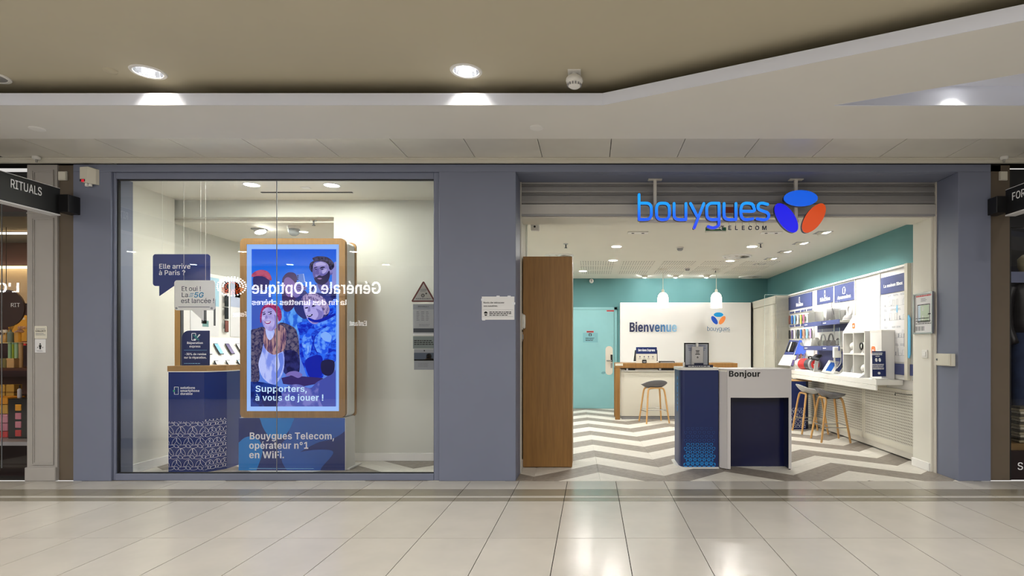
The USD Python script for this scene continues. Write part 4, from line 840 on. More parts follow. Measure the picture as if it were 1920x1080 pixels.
wsign('Accessoires', 'sound', 1566.2, 1603, 536, 566.3, 527.3, 564, 'navy header panel with a headset icon beside the plain white board', .68)
wsign('La maison Bbox', None, 1653, 1700.7, 521.1, 552.7, 510.7, 544, 'navy header panel above the white house plan poster', .75)
# lower navy boards behind the shelves
t = thing('wall_board', 'navy wall boards behind the two accessory shelves', 'wall panel', (XU, 8.6, .98))
for px0, px1 in ((1533, 1564), (1566.2, 1594)): part(t, 'board', cat(bx(XU - .006, XU - .0005, YU(px1), YU(px0), 1.0, 1.335)), M['navy_sign']); part(t, 'board', bx(XU - .006, XU - .0005, YU(px1), YU(px0), 1.62, 1.728), M['navy_sign'])
# house plan poster
y0, y1 = YU(1705), YU(1653); z0, z1 = 1.19, 2.04; xf = XU - .014
t = thing('house_plan_poster', 'white poster of fine line drawings of a house on the right wall', 'poster', (XU, (y0 + y1) / 2, z0))
part(t, 'board', bx(xf, XU - .0005, y0, y1, z0, z1, .002), M['paper']); w_ = y1 - y0
r = random.Random(5); L = []
for iz, zz in enumerate((.08, .30, .52, .70)):
    L.append(LineString([(.04, zz), (w_ - .06, zz)]).buffer(.0008))
    for k in range(9):
        x = .06 + (w_ - .16) * r.random(); h_ = r.uniform(.02, .1); b_ = r.uniform(.01, .09)
        q = sbox(x, zz + .003, x + b_, zz + h_); L.append(q.difference(q.buffer(-.0018)) if r.random() < .75 else sbox(x, zz + .003, x + .02, zz + h_ * .6))
    for k in range(4):
        x = .05 + (w_ - .2) * r.random(); L.append(lines(x, x + .09, zz + .12, zz + .15, 2, .35, k + iz * 9))
part(t, 'line_drawing', put(ext(unary_union(L), .001), (xf, y1, z0), 'left'), mat('line_grey', (150, 154, 162), .6))
part(t, 'accent', put(ext(unary_union([ell(w_ * .62, .66, .02, .05), sbox(w_ * .5, .305, w_ * .53, .33)]), .0015), (xf, y1, z0), 'left'), M['ink_blue'])
t = thing('navy_strip', 'navy band along the bottom of the house plan poster', 'wall panel', (XU, (y0 + y1) / 2, 1.03)); part(t, 'band', bx(xf, XU - .0005, y0 - .1, y1, 1.035, 1.17, .002), M['navy_sign'])
y0, y1 = YU(1709.5, 3.78), YU(1703.5, 3.78); t = thing('blue_fin', 'curved light blue fin sign at the right edge of the house plan poster', 'sign', (3.77, (y0 + y1) / 2, 1.2))
part(t, 'fin', put(ext(Polygon([(0, .02), (.0, .44), (.03, .52), (y1 - y0, .48), (y1 - y0, .05), (.05, .0)]), .01), (XU - .03, y1, 1.24), 'left'), mat('sky_fin', (108, 190, 232), .4))
part(t, 'navy_patch', put(ext(Polygon([(-.07, .2), (-.07, .36), (-.0, .2)]), .01), (XU - .028, y1, 1.18), 'left'), M['navy_sign'])

# phones on the wall
cols = {'black': (26, 26, 30), 'purple': (96, 84, 130), 'white': (226, 226, 228), 'blue': (44, 110, 205), 'light blue': (130, 188, 232), 'orange': (236, 130, 92), 'yellow': (226, 200, 96), 'magenta': (190, 70, 120), 'grey': (168, 170, 176), 'brown': (120, 70, 62), 'lilac': (160, 130, 180), 'dark green': (52, 66, 70), 'navy': (40, 50, 110)}
def phone_on_wall(x, yc, z0, h_, w_, col, lab, way=-1, group='phones on the wall rack'):
    t = thing('phone', lab, 'phone', (x, yc, z0), group); s_ = way
    part(t, 'mount', bx(x - s_ * .001, x + s_ * .03, yc - w_ * .3, yc + w_ * .3, z0 - .006, z0 + h_ * .3), M['white']); part(t, 'body', bx(x + s_ * .03, x + s_ * .04, yc - w_ / 2, yc + w_ / 2, z0, z0 + h_, .003), M['black'])
    part(t, 'screen', bx(x + s_ * .0402, x + s_ * .0415, yc - w_ / 2 + .004, yc + w_ / 2 - .004, z0 + .005, z0 + h_ - .005), mat('phone_' + col.replace(' ', '_'), cols[col], .25, emit=.25))
rows_ = [('upper', (1480, 1485, 1490, 1496, 1501.5, 1507, 1514, 1520), ('brown', 'blue', 'light blue', 'white', 'yellow', 'magenta', 'grey', 'white'), 590.5, 608),
         ('lower', (1480, 1485, 1490, 1495.5, 1501.5, 1507, 1513, 1519.5), ('black', 'purple', 'white', 'dark green', 'blue', 'orange', 'light blue', 'lilac'), 616.5, 635.5)]
for nm, pxs, cs, ta_, tb_ in rows_:
    for i, (px, c) in enumerate(zip(pxs, cs)):
        y = YU(px, 3.76); phone_on_wall(XU, y, Z(tb_ - .35 * (px - 1480) * .1, y), .165, .082, c, f'{c} screened phone, {ORD[i]} from the left in the {nm} row of the wall rack')
    y1, y0 = YU(1479.5, 3.78), YU(1524, 3.78); zr = Z(ta_ - 4.5, (y0 + y1) / 2)
    t = thing('price_rail', f'price rail with four navy tickets above the {nm} row of wall phones', 'price rail', (XU, (y0 + y1) / 2, zr)); part(t, 'rail', bx(XU - .02, XU - .0005, y0, y1, zr, zr + .045, .002), M['white'])
    for k in range(4): part(t, 'ticket', bx(XU - .023, XU - .0202, y1 - .05 - k * .29 - .24, y1 - .05 - k * .29, zr + .006, zr + .04), M['navy_sign'])
# accessory shelves
SH = [('upper', 1.735), ('lower', 1.352)]
for nm, z in SH:
    y0, y1 = 8.27, 9.66; t = thing('accessory_shelf', f'{nm} white accessory shelf with clear front and navy price rail', 'shelf', (3.68, 8.9, z))
    part(t, 'board', bx(3.56, XU - .007, y0, y1, z, z + .022, .002), M['white']); part(t, 'price_rail', bx(3.548, 3.56, y0, 8.88, z - .03, z + .04, .002), M['navy_sign']); part(t, 'price_rail', bx(3.548, 3.56, 8.9, y1, z - .03, z + .04, .002), M['navy_sign'])
    def ysheet(ya, yb, x, za, zb): return trimesh.Trimesh([(x, ya, za), (x, yb, za), (x, yb, zb), (x, ya, zb)], [(0, 2, 1), (0, 3, 2)], process=False)
    part(t, 'clear_front', ysheet(y0, 8.88, 3.555, z + .04, z + .3), M['acrylic']); part(t, 'clear_front', ysheet(8.9, y1, 3.555, z + .04, z + .3), M['acrylic'])
    for y in (y0, 8.885, y1 - .004): part(t, 'divider_edge', bx(3.553, 3.557, y, y + .006, z + .04, z + .3), mat('acrylic_edge', (200, 214, 208), .2))
    part(t, 'lettering', put(ext(lines(0, .12, .0, .02, 1, .7, 4, 0).union(lines(.76, .88, 0, .02, 1, .7, 5, 0)), .001), (3.548, y1 - .05, z - .005), 'left'), M['ink_white'])
zu, zl = SH[0][1] + .0222, SH[1][1] + .0222
def shelf_item(name, lab, category, x, y, z, pieces):
    t = thing(name, lab, category, (x, y, z))
    for n, m, k in pieces: part(t, n, m, k, 35)
wg = mat('pale_plastic', (206, 206, 206), .45)
shelf_item('product_box', 'white product box standing on the upper accessory shelf, far end', 'box', 3.68, 9.45, zu, [('carton', bx(3.6, 3.74, 9.3, 9.58, zu, zu + .19, .004), M['white_matt']), ('flap', bx(3.602, 3.738, 9.302, 9.578, zu + .19, zu + .193), M['paper'])])
shelf_item('grey_box', 'grey square box on the upper accessory shelf beside the bucket shape', 'box', 3.66, 8.85, zu, [('carton', bx(3.62, 3.76, 8.7, 8.9, zu, zu + .2, .003), M['grey']), ('label', bx(3.617, 3.62, 8.74, 8.8, zu + .01, zu + .04), M['paper'])])
shelf_item('bucket_speaker', 'pale bucket shaped speaker on the upper accessory shelf', 'speaker', 3.66, 8.52, zu, [('body', lathe([(0, 0), (.06, 0), (.09, .16), (.085, .17), (0, .165)], (3.67, 8.52, zu), 28), wg), ('strap', tube(spline([(3.6, 8.56, zu + .1), (3.58, 8.6, zu + .22), (3.62, 8.68, zu + .3)], 6), .006), M['graphite'])])
shelf_item('ring_light', 'pale ring shaped lamp behind the bucket speaker on the upper shelf', 'lamp', 3.72, 8.4, zu, [('ring', tube([(3.74, 8.36 + .075 * math.cos(q), zu + .14 + .075 * math.sin(q)) for q in np.linspace(0, 6.283, 30)], .016), wg), ('stand', hull([(3.72, 8.28, zu), (3.77, 8.28, zu), (3.72, 8.46, zu), (3.77, 8.46, zu), (3.735, 8.33, zu + .07), (3.75, 8.39, zu + .07)]), wg)])
shelf_item('small_dome', 'small grey dome gadget at the near end of the upper shelf', 'gadget', 3.65, 8.25, zu, [('dome', lathe([(.07, 0), (.065, .04), (.04, .07), (0, .08)], (3.65, 8.22, zu), 24), M['grey']), ('base', cyl((3.65, 8.22, zu), (3.65, 8.22, zu + .008), .075, n=24), M['white'])])
shelf_item('white_speaker', 'white rounded speaker at the far end of the lower accessory shelf', 'speaker', 3.66, 9.4, zl, [('body', lathe([(.0, 0), (.075, 0), (.085, .03), (.07, .1), (.03, .15), (0, .155)], (3.66, 9.4, zl), 28), M['white']), ('grille', cyl((3.66, 9.4, zl + .01), (3.66, 9.4, zl + .03), .086, n=28), wg)])
for i, (y, c, w_) in enumerate(((9.12, 'grey', 'grey headphones leaning at the middle of the lower accessory shelf'), (8.82, 'graphite', 'dark grey headphones just right of the shelf divider'))):
    m = M['grey'] if i == 0 else M['graphite']
    shelf_item('headphones', w_, 'headphones', 3.66, y, zl, [('headband', tube([(3.66, y + .09 * math.cos(q), zl + .09 + .11 * math.sin(q)) for q in np.linspace(0, math.pi, 18)], .012), m), ('ear_cup', cyl((3.66, y - .105, zl + .055), (3.66, y - .07, zl + .06), .05, n=20), m), ('ear_cup', cyl((3.66, y + .07, zl + .06), (3.66, y + .105, zl + .055), .05, n=20), m)])
shelf_item('smart_watch', 'grey watch on a stand at the near half of the lower accessory shelf', 'watch', 3.65, 8.55, zl, [('strap', tube([(3.65, 8.55 + .045 * math.cos(q), zl + .075 + .05 * math.sin(q)) for q in np.linspace(0, 6.283, 22)], .011), M['graphite']), ('case', bx(3.62, 3.64, 8.5, 8.56, zl + .04, zl + .1, .006), M['grey']), ('stand', bx(3.62, 3.69, 8.5, 8.6, zl, zl + .02, .004), M['white'])])
shelf_item('white_charger', 'white upright charger at the near end of the lower accessory shelf', 'charger', 3.65, 8.3, zl, [('base', bx(3.6, 3.7, 8.24, 8.36, zl, zl + .015, .004), M['white']), ('panel', hull([(3.63, 8.25, zl + .01), (3.63, 8.35, zl + .01), (3.66, 8.25, zl + .01), (3.66, 8.35, zl + .01), (3.68, 8.26, zl + .16), (3.68, 8.34, zl + .16), (3.7, 8.26, zl + .16), (3.7, 8.34, zl + .16)]), wg)])
# white cubby display with orange badges
y0, y1 = 7.56, 8.22
t = thing('cubby_display', 'white four cell cubby display with an orange badge on the right counter', 'display stand', (3.7, 7.9, CT))
part(t, 'back', bx(3.76, 3.79, y0, y1, CT, 1.6), M['white'])
for y in (y0, (y0 + y1) / 2 - .008, y1 - .016): part(t, 'partition', bx(3.58, 3.76, y, y + .016, CT, 1.58), M['white'])
for z in (CT, 1.27, 1.565): part(t, 'shelf', bx(3.58, 3.76, y0 + .016, y1 - .016, z, z + .018), M['white'])
part(t, 'sloped_base', hull([(3.505, y0, CT), (3.505, y1, CT), (3.58, y0, CT), (3.58, y1, CT), (3.58, y0, CT + .05), (3.58, y1, CT + .05)]), M['paper']); part(t, 'gable_header', hull([(3.58, y0, 1.585), (3.58, y1, 1.585), (3.79, y0, 1.585), (3.79, y1, 1.585), (3.58, (y0 + y1) / 2, 1.81), (3.79, (y0 + y1) / 2, 1.81)]), M['white_matt'])
def badge(parent, o, s_, way):
    part(parent, 'orange_badge', put(ext(rrect(-s_ / 2, s_ / 2, -s_ / 2, s_ / 2, s_ * .3), .003), o, way), M['orange'])
    g = fit(text('mi', .1, 600), -s_ * .28, s_ * .28, -s_ * .2, s_ * .22); n = np.cross(*[np.array(v, float) for v in (AX[way] if isinstance(way, str) else way)])
    part(parent, 'badge_lettering', put(ext(g, .001), np.asarray(o) + n * .003, way), M['ink_white'])
sl = np.array([.14, 0, .215]); sl /= np.linalg.norm(sl)
badge(t, (3.58, 7.88, 1.665), .075, 'left')
for i, (y, z, n, col) in enumerate(((8.05, 1.288, 'white camera ball in the upper left cell of the cubby display', 'white'), (7.72, 1.288, 'white camera with a black ring in the upper right cell of the cubby display', 'white'), (8.05, .99, 'pale tilted gadget in the lower left cell of the cubby display', 'grey'), (7.72, .99, 'white lamp in the lower right cell of the cubby display', 'white'))):
    pcs = [('body', trimesh.creation.icosphere(2, .055).apply_translation((3.66, y, z + .1)), M['white']), ('base', lathe([(0, 0), (.05, 0), (.04, .03), (.02, .05), (0, .05)], (3.66, y, z), 20), M['white'])] if i != 2 else [('body', hull([(3.62, y - .05, z), (3.7, y - .05, z), (3.62, y + .05, z), (3.7, y + .05, z), (3.68, y - .04, z + .17), (3.71, y - .04, z + .17), (3.68, y + .04, z + .17), (3.71, y + .04, z + .17)]), M['grey']), ('base', bx(3.6, 3.72, y - .06, y + .06, z, z + .01), M['white'])]
    if i == 1: pcs.append(('lens_ring', tube([(3.61, y + .035 * math.cos(q), z + .1 + .045 * math.sin(q)) for q in np.linspace(0, 6.283, 20)], .01), M['black']))
    shelf_item('gadget', n, 'gadget', 3.66, y, z, pcs)
t = thing('white_product_box', 'tall white box with an orange badge right of the cubby display', 'box', (3.7, 7.32, CT)); part(t, 'carton', bx(3.62, 3.785, 7.2, 7.5, CT, 1.585, .004), M['white_matt']); badge(t, (3.62, 7.41, 1.335), .1, 'left'); part(t, 'lid', bx(3.618, 3.787, 7.198, 7.502, 1.56, 1.59, .003), M['white'])
# navy counter sign
yb = 7.12; a, b = X(1631.5, yb), X(1658.5, yb); z0, z1 = Z(706, yb), Z(658.5, yb); z0 = max(z0, CT + .012)
a += .03; b += .03
t = thing('navy_counter_sign', 'upright navy notice with white print on the near end of the right counter', 'sign', ((a + b) / 2 + .06, yb, CT))
part(t, 'sheet', hull([(a, yb, z0), (b, yb + .02, z0), (a, yb + .006, z0), (b, yb + .026, z0), (a + .02, yb + .05, z1), (b + .018, yb + .07, z1), (a + .02, yb + .056, z1), (b + .018, yb + .076, z1)]), M['navy'])
u = np.array([b - a, .02, 0]); v = np.array([.02, .05, z1 - z0]); W, Hh = np.linalg.norm(u), np.linalg.norm(v); u, v = u / W, v / Hh; v -= u * u.dot(v); v /= np.linalg.norm(v)
g = unary_union([lines(.02, W - .02, Hh * .83, Hh * .95, 2, .7, 3, .05), lines(W * .35, W * .65, Hh * .77, Hh * .81, 1, .8, 4, 0), lines(.012, W - .012, Hh * .27, Hh * .5, 5, .55, 8, .1), ell(W * .38, Hh * .65, .016, .024), ell(W * .64, Hh * .65, .016, .024), ell(W * .5, Hh * .13, .018, .016)])
part(t, 'print', put(ext(g, .001), np.array([a, yb, z0]) - np.cross(u, v) * -.0005, (u, v)), M['ink_white'])
part(t, 'base', bx(3.505, b + .02, yb, yb + .1, CT, CT + .012, .003), M['acrylic'] if False else M['white'])
# boombox speaker on a low base
p, q = np.array([3.58, 9.95, CT + .115]), np.array([3.66, 9.45, CT + .115])
t = thing('boombox_speaker', 'large cylindrical red and grey speaker lying on the right counter', 'speaker', tuple((p + q) / 2 - [0, 0, .115]))
dirn = (q - p) / np.linalg.norm(q - p); Lq = np.linalg.norm(q - p)
part(t, 'barrel', cyl(p, p + dirn * Lq * .22, .082, .092, 28), M['white'], 40); part(t, 'red_band', cyl(p + dirn * Lq * .22, p + dirn * Lq * .62, .093, .095, 28), M['red'], 40); part(t, 'grey_body', cyl(p + dirn * Lq * .62, p + dirn * Lq * .93, .094, .1, 28), M['graphite'], 40)
part(t, 'end_ring', cyl(p + dirn * Lq * .93, q, .108, .1, 32), M['grey'], 40); part(t, 'red_end_cap', cyl(q - dirn * .002, q + dirn * .006, .072, n=28), mat('red_cap', (226, 62, 58), .4), 40)
sd = np.cross([0, 0, 1], dirn); sd /= np.linalg.norm(sd)
part(t, 'end_lettering', put(ext(lines(-.035, .035, -.012, .012, 1, .9, 2, 0), .001), q + dirn * .006, (-sd if (-sd)[0] > 0 else sd, (0, 0, 1))), M['ink_white'])
part(t, 'handle', tube(spline([p + dirn * Lq * .64 + [0, 0, .09], p + dirn * Lq * .68 + [-.02, 0, .125], p + dirn * Lq * .85 + [-.02, 0, .125], q + [0, 0, .1]], 5), .012), M['black'], True)
part(t, 'display_base', hull([(3.51, 9.98, CT), (3.7, 9.98, CT), (3.55, 9.43, CT), (3.76, 9.43, CT), (3.53, 9.96, CT + .022), (3.68, 9.96, CT + .022), (3.57, 9.45, CT + .022), (3.74, 9.45, CT + .022)]), M['white'])
# tilted devices on the counter
def slab(name, lab, category, quad, th, front, back, inset=.012, group=None, icon=None):
    c = [np.asarray(v, float) for v in quad]; n = np.cross(c[1] - c[0], c[3] - c[0]); n /= np.linalg.norm(n)     # c: bl, br, tr, tl seen from the front
    t = thing(name, lab, category, ((c[0] + c[1]) / 2), group); part(t, 'body', hull([v for v in c] + [v - n * th for v in c]), back)
    m = sum(c) / 4; k = 1 - inset / (np.linalg.norm(c[1] - c[0]) / 2); k2 = 1 - inset / (np.linalg.norm(c[3] - c[0]) / 2)
    ux, uy = (c[1] - c[0]) / 2, (c[3] - c[0]) / 2; s_ = [m + sx * ux * k + sy * uy * k2 for sx, sy in ((-1, -1), (1, -1), (1, 1), (-1, 1))]
    part(t, 'screen', hull([v + n * .0015 for v in s_] + [v for v in s_]), front); return t, c, n
def wq(p0, p1, p2, p3, yb, yt):      # four frame points (bl, br, tr, tl) on a board leaning back from depth yb to yt
    return [(X(p0[0], yb), yb, Z(p0[1], yb)), (X(p1[0], yb), yb, Z(p1[1], yb)), (X(p2[0], yt), yt, Z(p2[1], yt)), (X(p3[0], yt), yt, Z(p3[1], yt))]
def prop(t, c, y_back):
    m = (np.asarray(c[2]) + np.asarray(c[3])) / 2; b_ = (np.asarray(c[0]) + np.asarray(c[1])) / 2; q = m * .7 + b_ * .3
    part(t, 'rest', hull([q + [-.03, .005, 0], q + [.03, .005, 0], (q[0] - .03, q[1] + y_back, CT), (q[0] + .03, q[1] + y_back, CT), (q[0] - .03, q[1] + y_back - .02, CT), (q[0] + .03, q[1] + y_back - .02, CT)]), M['white'])
blue_scr = mat('tablet_blue', (38, 84, 160), .25, emit=.3)
t, c, n = slab('white_tablet', 'white tablet with a blue screen tilted on the right counter', 'tablet', wq((1540, 697.5), (1563, 701), (1574.5, 678), (1554, 675), 8.55, 8.75), .012, blue_scr, M['white'], .05); prop(t, c, .08)
t, c, n = slab('black_tablet', 'black tablet propped up behind the cylindrical speaker', 'tablet', wq((1519, 672), (1535, 676), (1541, 665), (1530, 664), 9.12, 9.27), .012, M['graphite'], M['black'], .012); prop(t, c, .1)
t, c, n = slab('navy_phone', 'navy phone lying tilted right of the white tablet', 'phone', wq((1567, 694), (1574, 697), (1585.5, 681), (1579, 680), 8.2, 8.35), .01, M['navy'], M['graphite'], .008); prop(t, c, .06)
t, c, n = slab('watch_board', 'leaning navy board with a row of watches at the far end of the right counter', 'display board', wq((1470, 665), (1488, 665.5), (1498, 638.5), (1480, 638), 10.2, 10.5), .015, M['navy_sign'], M['navy'], .004)
ux, uy = c[1] - c[0], c[3] - c[0]
for i in range(5):
    o = c[0] + ux * (.16 + .15 * i) + uy * .2; e = o + uy * .62
    part(t, 'watch', tube([o + n * .012, (o + e) / 2 + n * .018, e + n * .012], .017, 8), M['white'] if i == 1 else M['black'])
part(t, 'lower_card', hull([np.asarray(v) for v in wq((1459, 684), (1482, 686), (1489, 665.5), (1469.5, 665), 10.0, 10.2)] + [np.asarray(v) + [0, .012, -.004] for v in wq((1459, 684), (1482, 686), (1489, 665.5), (1469.5, 665), 10.0, 10.2)]), M['paper'])
t, c, n = slab('blue_board', 'leaning bright blue board with a round picture beside the watch board', 'display board', wq((1489.5, 665), (1509, 665.5), (1517, 638), (1498.5, 637.5), 10.15, 10.45), .015, mat('vivid_blue', (52, 84, 190), .4), M['navy'], .004)
m_ = (c[0] + c[1] + c[2] + c[3]) / 4 + (c[3] - c[0]) * .2; part(t, 'picture', put(ext(Point(0, 0).buffer(.055), .002), m_ + n * .003, ((c[1] - c[0]) / np.linalg.norm(c[1] - c[0]), np.cross(n, (c[1] - c[0]) / np.linalg.norm(c[1] - c[0])))), M['ink_grey']); prop(t, c, .1)
for i, (px, py, col, lab) in enumerate(((1494.5, 669, 'purple', 'purple phone standing left of the three small phones behind the speaker'), (1500.5, 668.5, 'brown', 'brown phone in the middle of the three small phones behind the speaker'), (1507, 668.5, 'purple', 'purple phone standing right of the three small phones behind the speaker'), (1486.5, 680, 'purple', 'purple phone leaning at the left end of the cylindrical speaker'))):
    yb = 10.06 if i < 3 else 10.02
    t, c, n = slab('small_phone', lab, 'phone', wq((px - 3.5, py + 6), (px + 1, py + 6.5), (px + 4, py - 5), (px, py - 5.5), yb, yb + .08), .012, mat('phone_' + col, cols[col], .25, emit=.25), M['black'], .006); prop(t, c, .03)
t = thing('white_charger_block', 'white charger block with a looping cable hanging under the lower shelf', 'charger', (3.6, 8.25, 1.2))
a, b = X(1564, 8.3), X(1578, 8.3); part(t, 'block', bx(a, b, 8.3, 8.36, Z(671, 8.3), Z(650, 8.3), .008), M['white']); part(t, 'mount', bx(b - .02, 3.795, 8.32, 8.35, 1.31, 1.34), M['grey'])
part(t, 'cable', tube(spline([(X(1566, 8.32), 8.33, Z(671, 8.32)), (X(1566.5, 8.32), 8.33, Z(685, 8.32)), (X(1570, 8.32), 8.34, Z(690, 8.32)), (X(1577, 8.32), 8.34, Z(681, 8.32)), (X(1578.5, 8.32), 8.34, Z(664, 8.32))], 8), .006), M['white'], True)
# patterned stand under the counter
def oval_print(w_, h_, sx, seed=0, rot=None):
    out = []
    for j in range(int(h_ / .12) + 1):
        for i in range(-1, int(w_ / sx) + 2):
            cx, cz = (i + .35 * (j % 2) + .15) * sx, .045 + j * .12
            for a_, dx, dz in ((8, 0, 0), (58, sx * .34, .055), (-58, sx * .72, .06), (-30, sx * .5, .004)):
                e = ell(cx + dx, cz + dz, (.044 if a_ != -30 else .024) * (sx / .13) ** .6, .019, a_, 9); out.append(e.difference(e.buffer(-.003)))
    return unary_union(out).intersection(sbox(.004, .004, w_ - .004, h_))
t = thing('patterned_stand', 'navy stand with white oval pattern tucked under the right counter behind the stools', 'display stand', (3.44, 9.75, 0))
xa, xb = X(1483, 9.62), X(1511, 9.62); part(t, 'box', put(ext(Polygon([(xa, 9.62), (xb, 9.62), (xb + .1, 9.78), (xb + .1, 10.1), (xa, 10.1)]), .8), (0, 0, 0), 'up'), M['navy']); part(t, 'top_plate', bx(xa, xb + .1, 9.62, 10.1, .8, .815), M['oak']); part(t, 'oval_print', put(ext(oval_print(xb - xa, .36, .1), .0008), (xa, 9.62, 0)), M['ink_white'])
# evacuation plan and light switch on the pier
xp = fx(1797) - .03; y1, y0 = xp * F / (1715.5 - VX), xp * F / (1751.5 - VX); z1, z0 = 1.985, 1.525; W, Hh = y1 - y0, z1 - z0
t = thing('evacuation_plan', 'framed green and white evacuation plan on the right pier', 'framed plan', (xp, (y0 + y1) / 2, z0))
part(t, 'frame', put(ext(sbox(0, 0, W, Hh).difference(sbox(.014, .014, W - .014, Hh - .014)), .022), (xp, y1, z0), 'left'), M['steel']); part(t, 'sheet', put(ext(sbox(.014, .014, W - .014, Hh - .014), .006), (xp, y1, z0), 'left'), M['paper'])
def pp(n, g, k): part(t, n, put(ext(g, .001), (xp - .006, y1, z0), 'left'), M[k] if isinstance(k, str) else k)
pp('title', lines(.04, W - .04, Hh * .91, Hh * .945, 1, .9, 3, 0), 'red'); pp('small_print', unary_union([lines(W * .35, W * .65, Hh * .78, Hh * .87, 3, .4, 5), lines(.03, W - .03, .1, .19, 3, .35, 6), *[sbox(.03 + i * .02, .035, .03 + i * .02 + (.008 if i % 3 else .013), .085) for i in range(9)]]), 'ink_grey')
pl_ = sbox(W * .17, Hh * .28, W * .82, Hh * .72); pp('plan_walls', pl_.difference(pl_.buffer(-.008)).union(sbox(W * .72, Hh * .46, W * .85, Hh * .49)), 'ink'); pp('plan_floor', sbox(W * .34, Hh * .3, W * .78, Hh * .7).difference(unary_union([sbox(W * .42, Hh * .56, W * .48, Hh * .66), sbox(W * .42, Hh * .33, W * .47, Hh * .45)])), mat('plan_green', (190, 208, 186), .5)); pp('plan_hall', sbox(W * .2, Hh * .3, W * .32, Hh * .7), mat('plan_blue', (200, 220, 236), .5))
y1, y0 = xp * F / (1730 - VX), xp * F / (1740 - VX); z0, z1 = Z(671.5, (y0 + y1) / 2), Z(656, (y0 + y1) / 2)
t = thing('light_switch', 'white light switch on the right pier below the evacuation plan', 'light switch', (xp, (y0 + y1) / 2, z0)); part(t, 'plate', bx(xp - .012, xp, y0, y1, z0, z1, .004), M['white']); part(t, 'rocker', bx(xp - .018, xp - .012, y0 + .02, y1 - .02, z0 + .02, z1 - .02, .003), M['white_matt'])
# ================================================================ left display wall behind the display window
XD = -5.16
t = thing('oak_end_panel', 'tall oak end panel of the left display wall behind the hanging cards', 'panel', (-5.08, 7.08, 0)); part(t, 'board', bx(XL + .003, X(338, 7.06), 7.06, 7.1, 0, 2.2, .003), M['oak_leg']); part(t, 'edge_strip', bx(X(338, 7.06), X(340, 7.06), 7.058, 7.1, 0, 2.2), M['graphite'])
xf = XD + .1
t = thing('display_backdrop', 'white backing wall of the phone display along the left shop wall', 'display unit', (-5.12, 8.4, 0))
part(t, 'back_board', bx(XL + .003, xf, 7.11, 10.4, .0, 2.35, .003), M['white_matt']); t = thing('slanted_display_counter', 'white counter over oak drawers along the left shop wall behind the window', 'counter', (-4.9, 8.4, 0)); part(t, 'counter_top', bx(xf, xf + .42, 7.2, 10.4, .93, .972, .003), M['white']); part(t, 'drawer_front', bx(xf + .38, xf + .4, 7.22, 10.4, .79, .925, .003), M['white']); part(t, 'lower_oak', bx(xf, xf + .3, 7.3, 10.4, .02, .70, .003), M['oak']); part(t, 'lower_shelf', bx(xf, xf + .36, 7.2, 10.4, .70, .73, .003), M['white'])
t = thing('sloped_phone_ledge', 'white sloped ledge carrying two rows of phones along the left shop wall', 'shelf', (-4.9, 8.8, .972)); part(t, 'ledge', hull([(xf, 7.2, .972), (xf, 10.4, .972), (xf + .34, 7.2, .972), (xf + .34, 10.4, .972), (xf, 7.2, 1.5), (xf, 10.4, 1.5), (xf + .02, 7.2, 1.5), (xf + .02, 10.4, 1.5)]), M['white'])
def wall_poster(name, lab, y0, y1, z0, z1, bands):
    t = thing(name, lab, 'poster', (xf, (y0 + y1) / 2, z0)); part(t, 'board', bx(xf, xf + .008, y0, y1, z0, z1), M['paper'])
    for n, a, b, c, e, m in bands: part(t, n, put(ext(sbox(a, c, b, e), .001), (xf + .008, y0, z0), 'right'), m)
wall_poster('phone_poster', 'pale blue poster with a dark phone picture behind the hanging cards', 7.25, 7.8, 1.52, 2.3, [('sky_band', .0, .55, .4, .78, mat('poster_sky', (158, 196, 214), .5)), ('dark_shape', .2, .3, .16, .46, M['graphite']), ('dark_shape', .44, .48, .14, .5, M['graphite']), ('teal_shape', .22, .34, .12, .2, mat('poster_teal', (110, 150, 150), .5))])
wall_poster('offer_poster', 'white offer poster with a blue phone picture beside the screen totem', 8.05, 8.75, 1.52, 2.3, [('picture_band', .0, .7, .42, .78, mat('poster_lilac', (176, 186, 210), .5)), ('phone_picture', .42, .58, .5, .78, mat('poster_phone', (84, 112, 176), .5)), ('phone_picture', .1, .24, .56, .78, M['graphite']), ('small_print', .3, .6, .3, .33, M['ink_grey']), ('small_print', .3, .62, .2, .215, M['ink_grey'])])
for i, (z, c) in enumerate(((2.12, 'black'), (1.93, 'black'), (1.76, 'black'), (1.58, 'brown'))):
    phone_on_wall(xf, 7.92, z, .16, .08, c, f'{c} screened phone, {ORD[i]} from the top in the column between the two posters', 1, 'column of phones on the left wall')
def ledge_phone(i, y, f, col, lab):
    s0 = np.array([xf + .34, 0, .972]); s1 = np.array([xf + .02, 0, 1.5]); d_ = (s1 - s0) / np.linalg.norm(s1 - s0); n = np.array([d_[2], 0, -d_[0]]); o = s0 + (s1 - s0) * f + [0, y, 0] + n * .028
    w_, h_ = .04, .165; t = thing('ledge_phone', lab, 'phone', tuple(o), 'phones on the left sloped ledge')
    q = [o + np.array([0, -w_, 0]), o + np.array([0, w_, 0]), o + d_ * h_ + [0, w_, 0], o + d_ * h_ + [0, -w_, 0]]
    part(t, 'body', hull(q + [v - n * .01 for v in q]), M['black']); m = sum(q) / 4; part(t, 'screen', hull([m + (v - m) * .92 + n * .0005 for v in q] + [m + (v - m) * .92 + n * .002 for v in q]), mat('phone_' + col.replace(' ', '_'), cols[col], .25, emit=.25)); part(t, 'mount', hull([m - n * .01 + [0, -.02, 0], m - n * .01 + [0, .02, 0], m - n * .029 + [0, -.03, -.03], m - n * .029 + [0, .03, -.03], m - n * .01 + d_ * .03]), M['white'])
k = 0
